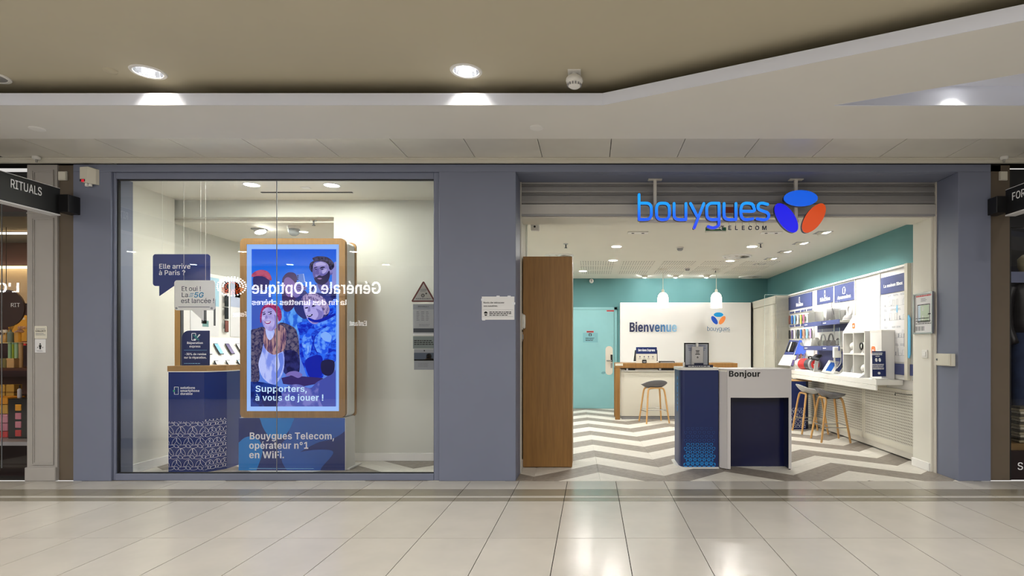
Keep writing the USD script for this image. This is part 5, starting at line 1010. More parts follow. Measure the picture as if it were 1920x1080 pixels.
for row, f, cs in (('upper', .56, ('white', 'light blue', 'purple', 'white', 'dark green', 'black')), ('lower', .14, ('grey', 'white', 'light blue', 'blue', 'white', 'black'))):
    for i, c in enumerate(cs): ledge_phone(i, 7.36 + i * .235 + (.04 if row == 'lower' else 0), f, c, f'{c} screened phone, {ORD[i]} from the oak panel, {row} row of the left ledge')
stool_like = X(440, 7.9)
# ================================================================ things in the display window
yg = 6.06
def c2(x, y): return (270 + x / 2.348, 440 + y / 2.348)
def pw(pts, y): return [(X(a, y), Z(b, y)) for a, b in pts]
def bubble(name, lab, r0, tail, y, m, words, wm, wt):
    (xa, za), (xb, zb) = pw([c2(*r0[0]), c2(*r0[1])], y); g = rrect(xa, xb, zb, za, .03).union(Polygon(pw([c2(*q) for q in tail], y)))
    t = thing(name, lab, 'hanging card', ((xa + xb) / 2, y, zb)); part(t, 'card', put(ext(g, .006), (0, y + .003, 0)), m)
    for s_, (x, yb, h_) in words:
        (px, pz), = pw([c2(x, yb)], y); part(t, 'lettering', put(ext(move(text(s_, h_ / 2.348 * y / F, wt), px, pz), .0008), (0, y - .0031, 0)), wm)
    for xx in (xa + .1, xb - .1): part(t, 'wire', cyl((xx, y, za - .004), (xx, y, 3.149), .0012, n=5), M['acrylic'] if False else mat('clear_thread', (225, 224, 216), .4))
    return t
bubble('navy_speech_card', 'navy speech bubble card hanging in the display window', ((40, 86), (291, 226)), [(68, 220), (68, 270), (140, 220)], yg + .04, M['navy_window'], [('Elle arrive', (66, 150, 21)), ('à Paris ?', (66, 178, 21))], M['ink_white'], 600)
t = bubble('white_speech_card', 'white speech bubble card hanging in front of the navy one', ((134, 201), (313, 333)), [(205, 328), (262, 380), (262, 328)], yg, M['white_matt'], [('Et oui !', (165, 248, 20)), ('La', (165, 275, 20)), ('est lancée !', (163, 301, 20))], M['ink_grey'] if False else mat('card_ink', (60, 66, 84), .6), 400)
(px, pz), = pw([c2(210, 277)], yg); part(t, 'lettering', put(ext(affinity.skew(move(text('5G', 23 / 2.348 * yg / F, 700), px + .02, pz), 12, origin=(px, pz)), .0008), (0, yg - .0031, 0)), mat('card_blue', (64, 138, 178), .5), label='blue slanted 5G')
part(t, 'speed_mark', put(ext(unary_union([sbox(px - .03 + i * .008, pz + .008 + i * .016, px + .012 + i * .006, pz + .014 + i * .016) for i in range(3)]), .0008), (0, yg - .0031, 0)), mat('card_blue', (64, 138, 178), .5))
part(t, 'rule', put(ext(Polygon(pw([c2(152, 317), c2(290, 317), c2(290, 320), c2(152, 320)], yg)), .0008), (0, yg - .0031, 0)), M['ink_grey'])
for q in ((144, 324), (299, 324)):
    (px, pz), = pw([c2(*q)], yg); part(t, 'stud', cyl((px, yg - .008, pz), (px, yg - .003, pz), .011, n=14), M['grey'])
# navy oval stand
base = [(-4.643, 6.315), (-4.251, 6.315), (-4.131, 6.517), (-4.131, 6.78), (-4.643, 6.78)]
t = thing('navy_display_stand', 'navy display stand with white oval pattern and oak top in the window', 'display stand', (-4.4, 6.55, 0))
part(t, 'box', put(ext(Polygon(base), 1.1), (0, 0, 0), 'up'), M['navy_window']); part(t, 'top_edge', put(ext(Polygon(base).buffer(.006, join_style=2), .01), (0, 0, 1.1), 'up'), M['white'])
part(t, 'oak_top', put(ext(Polygon([(-4.66, 6.32), (-4.25, 6.32), (-4.14, 6.52), (-4.14, 6.8), (-4.66, 6.8)]), .058), (0, 0, 1.11), 'up'), M['oak'])
part(t, 'oval_print', put(ext(oval_print(.392, .56, .13), .0008), (-4.643, 6.315, 0)), M['ink_white']); uu = np.array([.12, .202, 0]); wl = np.linalg.norm(uu); part(t, 'oval_print', put(ext(oval_print(wl, .58, .078), .0008), (-4.251, 6.315, 0), (uu / wl, (0, 0, 1))), M['ink_white'])
yy = 6.315
for i, s_ in enumerate(('solutions', 'smartphone', 'durable')):
    part(t, 'lettering', put(ext(move(text(s_, .026, 700), X(338, yy), Z(729.2 + i * 5.6, yy)), .0008), (0, yy, 0)), M['ink_white'])
ic = rrect(X(326.5, yy), X(335, yy), Z(740, yy), Z(725, yy), .006); part(t, 'icon', put(ext(ic.difference(ic.buffer(-.006)), .0008), (0, yy, 0)), M['ink_white'])
part(t, 'icon_dot', put(ext(unary_union([sbox(X(330, yy), Z(727.8, yy), X(332, yy), Z(727, yy)), sbox(X(324.5, yy), Z(735, yy), X(328, yy), Z(731, yy))]), .001), (0, yy, 0)), mat('logo_green', (60, 170, 130), .5))
yy = 6.5; x0, x1, z0, z1 = X(341, yy), X(392.5, yy), 1.1685, Z(620, yy)
t = thing('repair_sign', 'navy sign with one rounded corner standing on the oak topped stand', 'sign', ((x0 + x1) / 2, yy, z0))
g = sbox(x0, z0, x1, z1).difference(sbox(x0, z1 - .08, x0 + .08, z1)).union(Point(x0 + .08, z1 - .08).buffer(.08, 8)); part(t, 'panel', put(ext(g, .01), (0, yy + .01, 0)), M['navy'])
def px_text(t, s_, px, py, h_, w_, m, yy, wt=700, centre=False):
    g = text(s_, h_ * yy / F, wt); k_ = w_ * yy / F / (g.bounds[2] - g.bounds[0]) if w_ else 1; g = affinity.scale(g, k_, 1 if abs(k_ - 1) < .5 else k_, origin=(0, 0))
    part(t, 'lettering', put(ext(move(g, X(px, yy), Z(py, yy)), .0008), (0, yy - .0002, 0)), m)
px_text(t, 'Réparation', 350.5, 645, 4.2, 29.5, M['ink_white'], yy); px_text(t, 'express', 355, 651.5, 4.2, 20.5, M['ink_white'], yy); px_text(t, '-30% de remise', 346, 666, 4.2, 40, M['ink_white'], yy); px_text(t, 'sur la réparation.', 345, 672.3, 4.2, 42, M['ink_white'], yy)
part(t, 'rule', put(ext(unary_union([sbox(X(345, yy), Z(656.8, yy), X(388, yy), Z(656.2, yy)), lines(X(345, yy), X(376, yy), Z(682.5, yy), Z(680.5, yy), 1, .6, 4, 0)]), .0008), (0, yy, 0)), M['ink_blue'])
ic = rrect(X(359, yy), X(367.5, yy), Z(638.5, yy), Z(624.5, yy), .008); part(t, 'icon', put(ext(unary_union([ic.difference(ic.buffer(-.007)), LineString([(X(369, yy), Z(633, yy)), (X(374, yy), Z(628, yy))]).buffer(.008), Point(X(365, yy), Z(637, yy)).buffer(.012)]), .0008), (0, yy, 0)), M['ink_white']); part(t, 'icon_tool', put(ext(unary_union([LineString([(X(364, yy), Z(629, yy)), (X(372, yy), Z(637, yy))]).buffer(.009), LineString([(X(366, yy), Z(635, yy)), (X(371, yy), Z(629, yy))]).buffer(.005)]), .0012), (0, yy, 0)), mat('icon_teal', (40, 130, 130), .5))

# ================================================================ screen totem
yt = 6.40; a, b = X(450, yt), X(647, yt); zf0, zf1 = Z(783, yt), Z(447, yt); dp = .27
t = thing('screen_totem', 'oak framed totem with a large lit portrait screen in the display window', 'screen', ((a + b) / 2, yt + .13, 0))
sa, sb, sz0, sz1 = X(462, yt), X(635.5, yt), Z(771, yt), Z(458, yt)
part(t, 'oak_frame', put(ext(rrect(a, b, zf0, zf1, .05).difference(sbox(sa, sz0, sb, sz1)), .05), (0, yt + .05, 0)), mat('oak_upright', (158, 120, 74), .45, var=.16, scale=4.0, stretch=(8, 8, .6)))
part(t, 'back_case', put(ext(rrect(a + .02, b + .01, zf0, zf1 - .02, .05), dp - .09), (0, yt + dp - .04, 0)), M['white_matt'])
part(t, 'rear_frame', put(ext(rrect(a, b + .02, zf0 - .02, zf1 - .005, .05), .03), (0, yt + dp, 0)), mat('oak_upright', (158, 120, 74)))
pa, pb = X(447.5, yt), X(647, yt)
part(t, 'pedestal', bx(pa, pb, yt + .012, yt + dp, 0, zf0 - .002, .003), M['white_matt']); part(t, 'foot_plate', bx(pa - .02, pb + .03, yt + .05, yt + dp + .12, 0, .015), M['white_matt'])
part(t, 'screen_border', bx(sa, sb, yt + .008, yt + .02, sz0, sz1), glow('screen_border', (150, 190, 255), 1.0))
yp = yt + .0078
cnt = [0]
def lay(parent, name, pts, m, closed=True, smooth_=True, inv=None, y=None, clip=None, label=None):
    p = np.array([inv(*q) for q in pts]) if inv else np.array(pts, float)
    if smooth_: p = spline(p, 5, closed=True)
    g = Polygon([(X(u_, yp), Z(v_, yp)) for u_, v_ in p]).buffer(0)
    if clip is not None: g = g.intersection(clip)
    cnt[0] += 1
    if not g.is_empty: part(parent, name, put(ext(g, .00005), (0, yp - .00022 * cnt[0], 0)), m)
scr = part(t, 'screen_image', bx(X(471, yt), X(630, yt), yp, yp + .0001, Z(762, yt), Z(467, yt)), usdkit.material(stage, '/World/Looks/screen_sky', {'g': ('geometry', {}), 's': ('separate_xyz', {}), 'mr': ('map_range', {'from_min': Z(640, yt), 'from_max': Z(467, yt)}),
    'r': ('rgb_ramp', {'ramp': [(0, lin(90, 130, 225)), (.5, lin(50, 128, 240)), (1, lin(0, 86, 222))]}), 'e': ('emission', {'strength': 1.0})}, [('g.position', 's.vector'), ('s.z', 'mr.value'), ('mr.result', 'r.fac'), ('r.color', 'e.color')], surface='e.emission'))
clip = sbox(X(471, yt), Z(762, yt), X(630, yt), Z(467, yt))
TEX = {'coat': ((40, 40, 84), (92, 84, 112), 38, (1, 1, 1)), 'royal': ((8, 36, 190), (40, 104, 246), 16, (1, 1, 1.4)), 'azure': ((24, 84, 236), (96, 156, 255), 22, (1, 1, 1)), 'auburn': ((84, 60, 100), (176, 136, 140), 26, (2.2, 1, .35)), 'hair_fair': ((92, 80, 138), (178, 160, 204), 30, (1.6, 1, .7)), 'hair_dark': ((20, 20, 48), (60, 56, 100), 40, (1, 1, 1)),
    'skycoat': ((36, 96, 220), (96, 166, 250), 18, (1.4, 1, .6)), 'whitetop': ((126, 146, 236), (186, 198, 255), 11, (1.5, 1, .6)), 'trousers': ((70, 80, 170), (116, 118, 196), 12, (1, 1, 1)), 'jeans': ((10, 28, 104), (28, 58, 146), 14, (1, 1, 1)), 'navyblue': ((24, 30, 92), (52, 60, 134), 14, (1, 1, 1)), 'beanie': ((128, 36, 92), (176, 56, 112), 36, (1, 1, 3)), 'cap': ((150, 56, 92), (190, 86, 116), 14, (1, 1, 1)),
    'skin_b': ((140, 132, 206), (176, 168, 232), 9, (1, 1, 1)), 'skin_c': ((158, 148, 218), (188, 178, 236), 9, (1, 1, 1)), 'skin_a': ((98, 92, 168), (140, 132, 198), 10, (1, 1, 1)), 'arm': ((18, 20, 74), (40, 44, 112), 16, (1, 1, 1))}
G = lambda n, c: textured_glow('scr_' + n, *TEX[n]) if n in TEX else glow('scr_' + n, c, 1.0)
i5 = lambda x, y: (460 + x / 6.75, 460 + y / 6.75); i6 = lambda x, y: (460 + x / 6.356, 600 + y / 6.356)
def P5(n, pts, k, c, sm=True): lay(scr, n, pts, G(k, c), inv=i5, clip=clip, smooth_=sm)
def P6(n, pts, k, c, sm=True): lay(scr, n, pts, G(k, c), inv=i6, clip=clip, smooth_=sm)
P5('neighbour', [(1100, 300), (1160, 240), (1160, 760), (1110, 700)], 'lilac', (138, 140, 210))
P5('far_jacket', [(60, 560), (160, 520), (290, 560), (340, 660), (260, 800), (250, 1000), (60, 1100)], 'slate', (62, 92, 190))
P5('far_face', [(108, 390), (250, 395), (305, 440), (290, 520), (220, 570), (115, 540)], 'shade', (46, 42, 104))
P5('far_cap', [(70, 385), (120, 335), (200, 310), (280, 330), (325, 390), (330, 445), (290, 432), (235, 398), (160, 388), (90, 400)], 'cap', (172, 72, 104))
P5('far_coat', [(440, 860), (520, 700), (640, 610), (740, 620), (800, 800), (790, 1100), (440, 1100)], 'skycoat', (66, 134, 238))
P5('far_hair', [(466, 480), (480, 400), (540, 345), (620, 350), (658, 410), (650, 480), (680, 640), (600, 800), (520, 840), (470, 760)], 'brown', (64, 46, 96))
P5('far_face', [(492, 440), (540, 402), (600, 440), (636, 500), (620, 580), (570, 650), (520, 630), (495, 540)], 'rose', (128, 100, 170))
P5('man_jacket', [(790, 700), (820, 570), (900, 490), (1000, 540), (1160, 590), (1160, 1000), (900, 1000)], 'navyblue', (34, 42, 112))
P5('man_collar', [(835, 600), (905, 492), (985, 560), (1000, 620), (930, 600)], 'collar', (112, 132, 208), False)
P5('man_neck', [(920, 470), (1050, 430), (1060, 560), (990, 600), (940, 560)], 'neck', (88, 82, 150))
P5('man_ear', [(1070, 320), (1105, 310), (1105, 360), (1075, 375)], 'skin_a', (128, 122, 190))
P5('man_face', [(852, 300), (860, 235), (920, 205), (1000, 200), (1065, 260), (1080, 330), (1050, 430), (980, 485), (905, 460), (868, 390)], 'skin_a', (118, 112, 182))
P5('man_beard', [(868, 388), (900, 402), (935, 380), (980, 388), (1030, 360), (1062, 320), (1072, 380), (1045, 455), (980, 500), (915, 485), (880, 445)], 'dark', (38, 34, 78))
P5('man_mouth', [(912, 420), (945, 412), (972, 422), (945, 432)], 'lip', (150, 120, 180))
P5('man_hair', [(812, 290), (824, 225), (865, 195), (852, 162), (930, 138), (1040, 152), (1115, 215), (1125, 275), (1090, 312), (1066, 300), (1045, 240), (985, 205), (905, 205), (862, 240), (850, 340)], 'hair_dark', (30, 30, 64))
P5('man_brow', [(872, 282), (905, 272), (915, 280), (875, 294)], 'hair_dark', (30, 30, 64)); P5('man_brow', [(945, 284), (985, 270), (1010, 280), (950, 296)], 'hair_dark', (30, 30, 64))
P5('man_eye', [(880, 302), (908, 298), (908, 308), (882, 310)], 'dark', (38, 34, 78)); P5('man_eye', [(955, 302), (988, 296), (988, 308), (957, 310)], 'dark', (38, 34, 78)); P5('man_nose', [(908, 300), (925, 300), (935, 360), (905, 368), (898, 355)], 'skin_s', (98, 90, 160))
P5('sleeve', [(620, 800), (660, 620), (720, 560), (800, 640), (790, 900), (720, 920)], 'sleeve', (44, 50, 120))
P5('phone_picture', [(652, 368), (745, 358), (766, 470), (668, 482)], 'handset', (88, 128, 214), False)
for q in (385, 405, 430): P5('phone_lens', [(660, q - 7), (672, q - 7), (674, q + 7), (662, q + 7)], 'dark', (38, 34, 78))
P5('hand', [(600, 540), (650, 490), (700, 490), (770, 530), (778, 560), (720, 575), (690, 640), (630, 660), (590, 600)], 'hand', (122, 108, 184))
for q in (505, 530, 556): P5('finger_line', [(668, q), (760, q + 18), (760, q + 24), (668, q + 7)], 'dark', (38, 34, 78))
P5('boy_jacket', [(770, 1100), (800, 980), (900, 990), (1000, 930), (1060, 860), (1060, 760), (1160, 690), (1160, 1120)], 'royal', (18, 62, 226))
P6('boy_jacket', [(630, 40), (860, 0), (1090, -30), (1090, 470), (940, 490), (930, 680), (760, 690), (700, 560), (650, 400), (650, 180)], 'royal', (18, 62, 226))
P6('jacket_fold', [(840, 200), (940, 100), (1090, 20), (1090, 200), (1000, 290), (980, 400), (860, 380), (820, 290)], 'azure', (44, 112, 246))
P6('jacket_fold', [(690, 200), (760, 160), (800, 240), (770, 420), (720, 470), (680, 330)], 'azure', (44, 112, 246))
P6('jacket_fold', [(720, 480), (900, 420), (930, 560), (900, 670), (770, 680)], 'deep', (10, 30, 168))
P6('jacket_light', [(900, 180), (960, 140), (1030, 190), (1010, 260), (940, 240)], 'pale', (128, 176, 255)); P6('jacket_light', [(690, 300), (720, 290), (722, 320), (700, 330)], 'pale', (128, 176, 255)); P6('jacket_light', [(740, 340), (752, 300), (764, 340), (750, 400)], 'pale', (128, 176, 255))
P5('collar_fold', [(880, 1010), (1000, 950), (1150, 830), (1160, 900), (1000, 1020), (900, 1060)], 'azure', (44, 112, 246))
P5('boy_ear', [(985, 830), (1020, 815), (1025, 860), (990, 880)], 'skin_b', (150, 142, 212))
P5('boy_face', [(745, 800), (755, 725), (850, 680), (940, 745), (992, 850), (975, 930), (910, 992), (840, 985), (785, 920)], 'skin_b', (158, 152, 220))
P5('boy_hair', [(715, 690), (740, 640), (810, 606), (900, 610), (1000, 670), (1062, 770), (1064, 850), (1010, 880), (985, 820), (940, 760), (870, 700), (800, 700), (752, 745), (735, 740)], 'hair_fair', (128, 112, 166))
P5('hair_strand', [(760, 650), (850, 625), (950, 670), (1030, 770), (1020, 790), (940, 700), (850, 650)], 'hair_light', (176, 160, 206))
P5('boy_eye', [(762, 790), (796, 782), (796, 796), (765, 802)], 'dark', (38, 34, 78)); P5('boy_eye', [(850, 765), (892, 752), (894, 768), (855, 778)], 'dark', (38, 34, 78)); P5('boy_brow', [(848, 748), (895, 735), (897, 743), (850, 756)], 'hair_fair', (128, 112, 166))
P5('boy_nose', [(808, 780), (822, 778), (828, 832), (800, 842), (796, 828)], 'skin_t', (128, 120, 192)); P5('boy_mouth', [(783, 890), (815, 882), (855, 870), (850, 890), (815, 908)], 'dark', (38, 34, 78)); P5('boy_teeth', [(800, 888), (838, 878), (836, 886), (802, 895)], 'white', (225, 232, 255))
P6('woman_coat', [(50, 190), (150, 100), (240, 90), (300, 200), (210, 400), (170, 560), (170, 720), (50, 760)], 'coat', (46, 46, 92)); P6('woman_coat', [(400, 50), (570, 80), (630, 180), (650, 400), (640, 630), (480, 640), (440, 400)], 'coat', (46, 46, 92))
for q in ((90, 200), (140, 270), (90, 400), (150, 160), (100, 500), (540, 180), (600, 230), (570, 300), (520, 260), (600, 340), (560, 130)): P6('coat_patch', [(q[0] - 22, q[1]), (q[0] + 6, q[1] - 26), (q[0] + 28, q[1] + 4), (q[0], q[1] + 24)], 'patch', (104, 96, 120))
P6('woman_arm', [(470, 380), (560, 360), (640, 420), (640, 640), (480, 640), (460, 520)], 'arm', (28, 30, 92))
P6('woman_top', [(250, 240), (200, 390), (165, 540), (220, 690), (340, 770), (420, 700), (470, 560), (462, 380), (380, 300)], 'whitetop', (158, 172, 246)); P6('top_fold', [(400, 420), (450, 400), (455, 560), (400, 690), (380, 640), (420, 540)], 'topfold', (104, 130, 228))
P6('woman_hair', [(235, 110), (225, 200), (240, 330), (330, 410), (420, 390), (480, 330), (490, 120), (400, 50), (300, 60)], 'auburn', (122, 92, 122)); P6('woman_neck', [(255, 90), (350, 110), (345, 190), (300, 240), (262, 190)], 'whitetop', (158, 172, 246)); P6('hair_strand', [(390, 150), (420, 140), (410, 300), (350, 390), (330, 380), (380, 280)], 'strand', (178, 140, 140))
P5('woman_face', [(214, 905), (230, 820), (295, 782), (370, 810), (412, 900), (420, 975), (398, 1045), (335, 1085), (272, 1062), (232, 1000)], 'skin_c', (172, 162, 228))
P5('woman_ear', [(415, 940), (440, 935), (445, 965), (420, 975)], 'skin_c', (172, 162, 228))
P5('beanie', [(198, 970), (198, 880), (228, 785), (300, 738), (390, 748), (452, 805), (470, 890), (460, 945), (432, 955), (412, 890), (365, 812), (295, 786), (235, 822), (218, 900), (212, 975)], 'beanie', (152, 44, 102))
P5('woman_eye', [(232, 872), (262, 862), (264, 874), (236, 880)], 'dark', (38, 34, 78)); P5('woman_eye', [(304, 868), (338, 858), (342, 870), (308, 878)], 'dark', (38, 34, 78)); P5('woman_nose', [(270, 890), (284, 890), (292, 922), (268, 928), (262, 918)], 'skin_d', (138, 128, 200))
P5('woman_mouth', [(252, 968), (290, 960), (334, 962), (318, 990), (280, 994)], 'lip_red', (150, 60, 120)); P5('woman_teeth', [(262, 969), (292, 965), (326, 966), (312, 978), (280, 981)], 'white', (225, 232, 255))
P6('bench', [(440, 690), (560, 660), (930, 690), (960, 740), (700, 790), (460, 760)], 'bench', (52, 40, 104), False); P6('resting_hand', [(490, 650), (540, 615), (620, 610), (690, 650), (640, 690), (560, 660), (500, 668)], 'hand', (122, 108, 184))
P6('jeans', [(50, 770), (130, 735), (260, 750), (420, 800), (440, 900), (430, 1060), (50, 1060)], 'jeans', (18, 42, 126)); P6('jeans_shade', [(200, 850), (420, 830), (440, 1060), (260, 1060)], 'jeans_s', (12, 22, 92))
P6('trousers', [(440, 1060), (440, 900), (510, 790), (640, 765), (780, 810), (860, 740), (970, 680), (1090, 610), (1090, 1060)], 'trousers', (96, 100, 184)); P6('trouser_fold', [(900, 760), (960, 690), (1090, 630), (1090, 1060), (960, 1060), (880, 900)], 'trousers_s', (66, 78, 168)); P6('bag', [(915, 500), (1000, 470), (1070, 500), (1060, 620), (990, 665), (920, 620)], 'bag', (26, 26, 72))
P5('cheek_shade', [(860, 300), (880, 310), (895, 370), (890, 420), (866, 380)], 'skin_s', (98, 90, 160)); P5('cheek_light', [(985, 318), (1040, 300), (1030, 340), (990, 362)], 'skin_l', (176, 168, 224)); P5('forehead_light', [(905, 225), (985, 215), (1030, 250), (960, 262), (905, 262)], 'skin_l', (176, 168, 224))
P5('cheek_shade', [(905, 800), (985, 850), (968, 925), (912, 985), (850, 978), (910, 930), (935, 870)], 'skin_t', (128, 120, 192)); P5('cheek_light', [(770, 810), (800, 812), (792, 850), (775, 850)], 'skin_h', (196, 190, 244))
P5('cheek_shade', [(375, 880), (412, 905), (418, 975), (396, 1042), (345, 1078), (378, 1010), (385, 940)], 'skin_d', (138, 128, 200)); P5('cheek_light', [(226, 900), (258, 905), (255, 940), (230, 935)], 'skin_h', (196, 190, 244)); P5('eye_white', [(308, 868), (322, 864), (322, 870), (310, 874)], 'white', (225, 232, 255))
P5('woman_brow', [(226, 852), (262, 842), (264, 848), (230, 858)], 'dark', (38, 34, 78)); P5('woman_brow', [(300, 846), (342, 838), (344, 846), (302, 852)], 'dark', (38, 34, 78)); P5('phone_edge', [(742, 362), (750, 362), (770, 470), (762, 472)], 'edge_pale', (176, 200, 244), False)
P6('sleeve_seam', [(836, 190), (846, 186), (830, 290), (866, 380), (856, 384), (820, 290)], 'deep', (10, 30, 168)); P6('collar_shadow', [(760, -30), (860, 0), (1000, -50), (1090, -80), (1090, -60), (980, 0), (870, 30), (780, 10)], 'deep', (10, 30, 168))
cnt[0] += 1
def stext(s_, px0, px1, base_, h_):
    g = text(s_, h_ * yp / F, 700); g = fit(g, X(px0, yp), X(px1, yp), Z(base_, yp) + g.bounds[1], Z(base_, yp) + g.bounds[3])
    part(scr, 'caption', put(ext(g, .00005), (0, yp - .00022 * cnt[0], 0)), G('caption', (196, 226, 255)))
stext('Supporters,', *[460 + v / 6.356 for v in (135, 745)], 600 + 855 / 6.356, 74 / 6.356); stext('à vous de jouer !', *[460 + v / 6.356 for v in (132, 940)], 600 + 960 / 6.356, 74 / 6.356)
# printed panel of the pedestal
yq = yt + .0118; i7 = lambda x, y: (430 + x / 7.68, 770 + y / 7.68)
g = sbox(X(447.8, yq), .004, X(646.8, yq), Z(783.8, yq)); pan = part(t, 'poster_panel', put(ext(g, .003), (0, yq, 0)), M['navy_window'])
def P7(pts, m):
    p = spline(np.array([i7(*q) for q in pts]), 6, closed=True); q = Polygon([(X(u_, yq), Z(v_, yq)) for u_, v_ in p]).buffer(0).intersection(g); cnt[0] += 1
    part(pan, 'colour_field', put(ext(q, .0001), (0, yq - .003 - .00015 * (cnt[0] % 10), 0)), m)
cnt[0] = 0
P7([(870, 60), (1700, 60), (1690, 260), (1500, 400), (1250, 470), (800, 700), (700, 560), (860, 330)], M['blue_mid']); P7([(470, 60), (455, 150), (520, 300), (640, 420), (800, 360), (900, 200), (900, 60)], M['teal_print'] if False else M['blue_print'])
P7([(100, 560), (170, 430), (280, 372), (420, 410), (480, 560), (430, 760), (330, 960), (160, 960)], M['blue_print']); P7([(760, 690), (860, 900), (900, 960), (1260, 960), (1330, 820), (1500, 600), (1300, 560), (1000, 600)], M['blue_mid'])
def ptext(s_, x0, x1, base_, h_):
    gg = text(s_, h_ / 7.68 * yq / F, 700); a_, b_ = i7(x0, base_), i7(x1, base_); gg = fit(gg, X(a_[0], yq), X(b_[0], yq), Z(a_[1], yq) + gg.bounds[1], Z(a_[1], yq) + gg.bounds[3]); part(pan, 'lettering', put(ext(gg, .0003), (0, yq - .0045, 0)), M['ink_white'])
ptext('Bouygues Telecom,', 298, 1512, 412, 98); ptext('opérateur n°1', 290, 1140, 548, 98); ptext('en WiFi.', 290, 790, 684, 98)
part(pan, 'rule', put(ext(Polygon([(X(i7(*q)[0], yq), Z(i7(*q)[1], yq)) for q in ((290, 826), (1218, 828), (1218, 836), (290, 834))]), .0003), (0, yq - .0045, 0)), M['ink_blue'])

# ================================================================ notices on the window pane
yn = YW + .008
def nb(x, y): return (760 + x / 5.4, 510 + y / 5.4)
def nx(q): a_ = nb(*q); return (X(a_[0], yn), Z(a_[1], yn))
t = thing('triangle_sticker', 'triangular warning sticker on the right edge of the window pane', 'sticker', (*[nx((184, 297))[0]], yn, nx((184, 297))[1]))
tri = Polygon([nx(q) for q in ((184, 108), (76, 292), (290, 292))]).buffer(.012, join_style=1); part(t, 'sheet', put(ext(tri, .001), (0, yn, 0)), mat('sticker_grey', (176, 176, 172), .5)); part(t, 'red_border', put(ext(tri.difference(tri.buffer(-.016)), .0006), (0, yn - .0012, 0)), mat('sticker_red', (92, 28, 26), .5))
pr_(t, 'pictogram', unary_union([Point(nx((178, 238))).buffer(.018).difference(Point(nx((178, 238))).buffer(.012)), Point(nx((178, 238))).buffer(.005), Point(nx((212, 218))).buffer(.008)]), M['ink'], yn, .0014); pr_(t, 'small_print', unary_union([lines(nx((105, 0))[0], nx((262, 0))[0], nx((0, 276))[1], nx((0, 264))[1], 1, .8, 3, 0), lines(nx((150, 0))[0], nx((220, 0))[0], nx((0, 200))[1], nx((0, 170))[1], 3, .5, 4)]), M['ink_grey'], yn, .0014)
def pane_note(name, lab, q0, q1, m, bits):
    (x0, z1), (x1, z0) = nx(q0), nx(q1); t = thing(name, lab, 'notice', ((x0 + x1) / 2, yn, z0)); part(t, 'sheet', put(ext(sbox(x0, z0, x1, z1), .001), (0, yn, 0)), m)
    W, Hh = x1 - x0, z1 - z0
    for n, g, k in bits(W, Hh): part(t, n, put(ext(move(g, x0, z0), .0006), (0, yn - .0012, 0)), k)
pane_note('hours_notice', 'pale opening hours notice below the triangular sticker', (78, 325), (298, 640), mat('note_grey', (168, 172, 176), .5), lambda W, Hh: [('header', sbox(0, Hh * .83, W, Hh), mat('note_head', (146, 152, 160), .5)), ('lettering', fit(text('Boutique', .03, 700), W * .25, W * .74, Hh * .89, Hh * .945), M['ink']),
    ('hours', unary_union([lines(W * .16 + i * W * .22, W * .16 + i * W * .22 + W * .14, Hh * .46, Hh * .78, 6, .35, i, .3) for i in range(3)]), M['ink_grey']), ('dark_band', sbox(W * .02, Hh * .09, W, Hh * .22), mat('band_dark', (44, 54, 66), .5)), ('small_print', lines(W * .28, W * .8, Hh * .28, Hh * .36, 2, .35, 8), M['ink_grey']), ('tape', sbox(0, Hh * .0, W, Hh * .05), M['paper'])])
pane_note('grey_green_notice', 'grey green notice with three dark lines in the middle of the pane notices', (78, 650), (298, 776), mat('note_teal', (120, 132, 132), .5), lambda W, Hh: [('lettering', unary_union([lines(W * .05, W * .97, Hh * .28, Hh * .72, 3, .5, 6, .15)]), M['ink'])])
pane_note('photo_notice', 'lowest notice on the window pane, with a picture of a smiling person', (88, 780), (298, 990), mat('note_grey2', (150, 154, 160), .5), lambda W, Hh: [('picture', sbox(0, Hh * .44, W, Hh * .82), mat('note_pic', (70, 84, 104), .5)), ('dark_strip', sbox(0, Hh * .44, W, Hh * .5), M['ink']), ('pictured_hair', ell(W * .72, Hh * .66, W * .13, Hh * .13), M['ink']), ('pictured_face', ell(W * .73, Hh * .6, W * .085, Hh * .1), mat('note_skin', (150, 104, 84), .5)), ('pictured_shirt', Polygon([(W * .5, Hh * .5), (W * .62, Hh * .56), (W * .84, Hh * .56), (W, Hh * .5)]), mat('note_skin', (150, 104, 84))), ('small_print', lines(W * .2, W * .75, Hh * .12, Hh * .34, 4, .3, 9), M['ink_grey']), ('dot', Point(W * .5, Hh * .92).buffer(.007), M['ink'])])
# ================================================================ neighbour on the left: perfume shop window
lw = struct('wall_neighbour_left', cat(bx(-20, -5.86, 7.6, 7.7, 0, 3.3), bx(-5.84, ga + .3, 6.31, 7.6, 0, 3.3)), mat('shop_dark_red', (58, 30, 32), .6))
part(lw, 'dark_header', bx(-20, ga, 6.0, 6.06, 2.98, 3.2), M['black']); part(lw, 'dark_ceiling', bx(-20, ga, 6.06, 7.6, 2.75, 2.8), mat('dark_ceiling', (44, 40, 44), .6))
w2 = struct('window_2'); part(w2, 'pane', sheet(-9, ga - .002, 5.98, .12, 2.98), M['glass']); part(w2, 'sill', bx(-9, ga, 5.95, 6.06, 0, .02), M['joint']); part(w2, 'pane_joint', bx(X(3, 5.98), X(4, 5.98), 5.976, 5.984, .12, 2.98), M['ink_grey'])
ll = glow('neighbour_lamp', (255, 214, 150), 30)
t = thing('neighbour_light', 'warm strip light under the dark ceiling of the shop at the far left', 'ceiling light', (-7, 6.9, 2.74)); part(t, 'tube', bx(-8, -5.95, 6.88, 6.94, 2.735, 2.745), ll); part(t, 'housing', bx(-8.02, -5.93, 6.86, 6.96, 2.745, 2.75), M['black'])
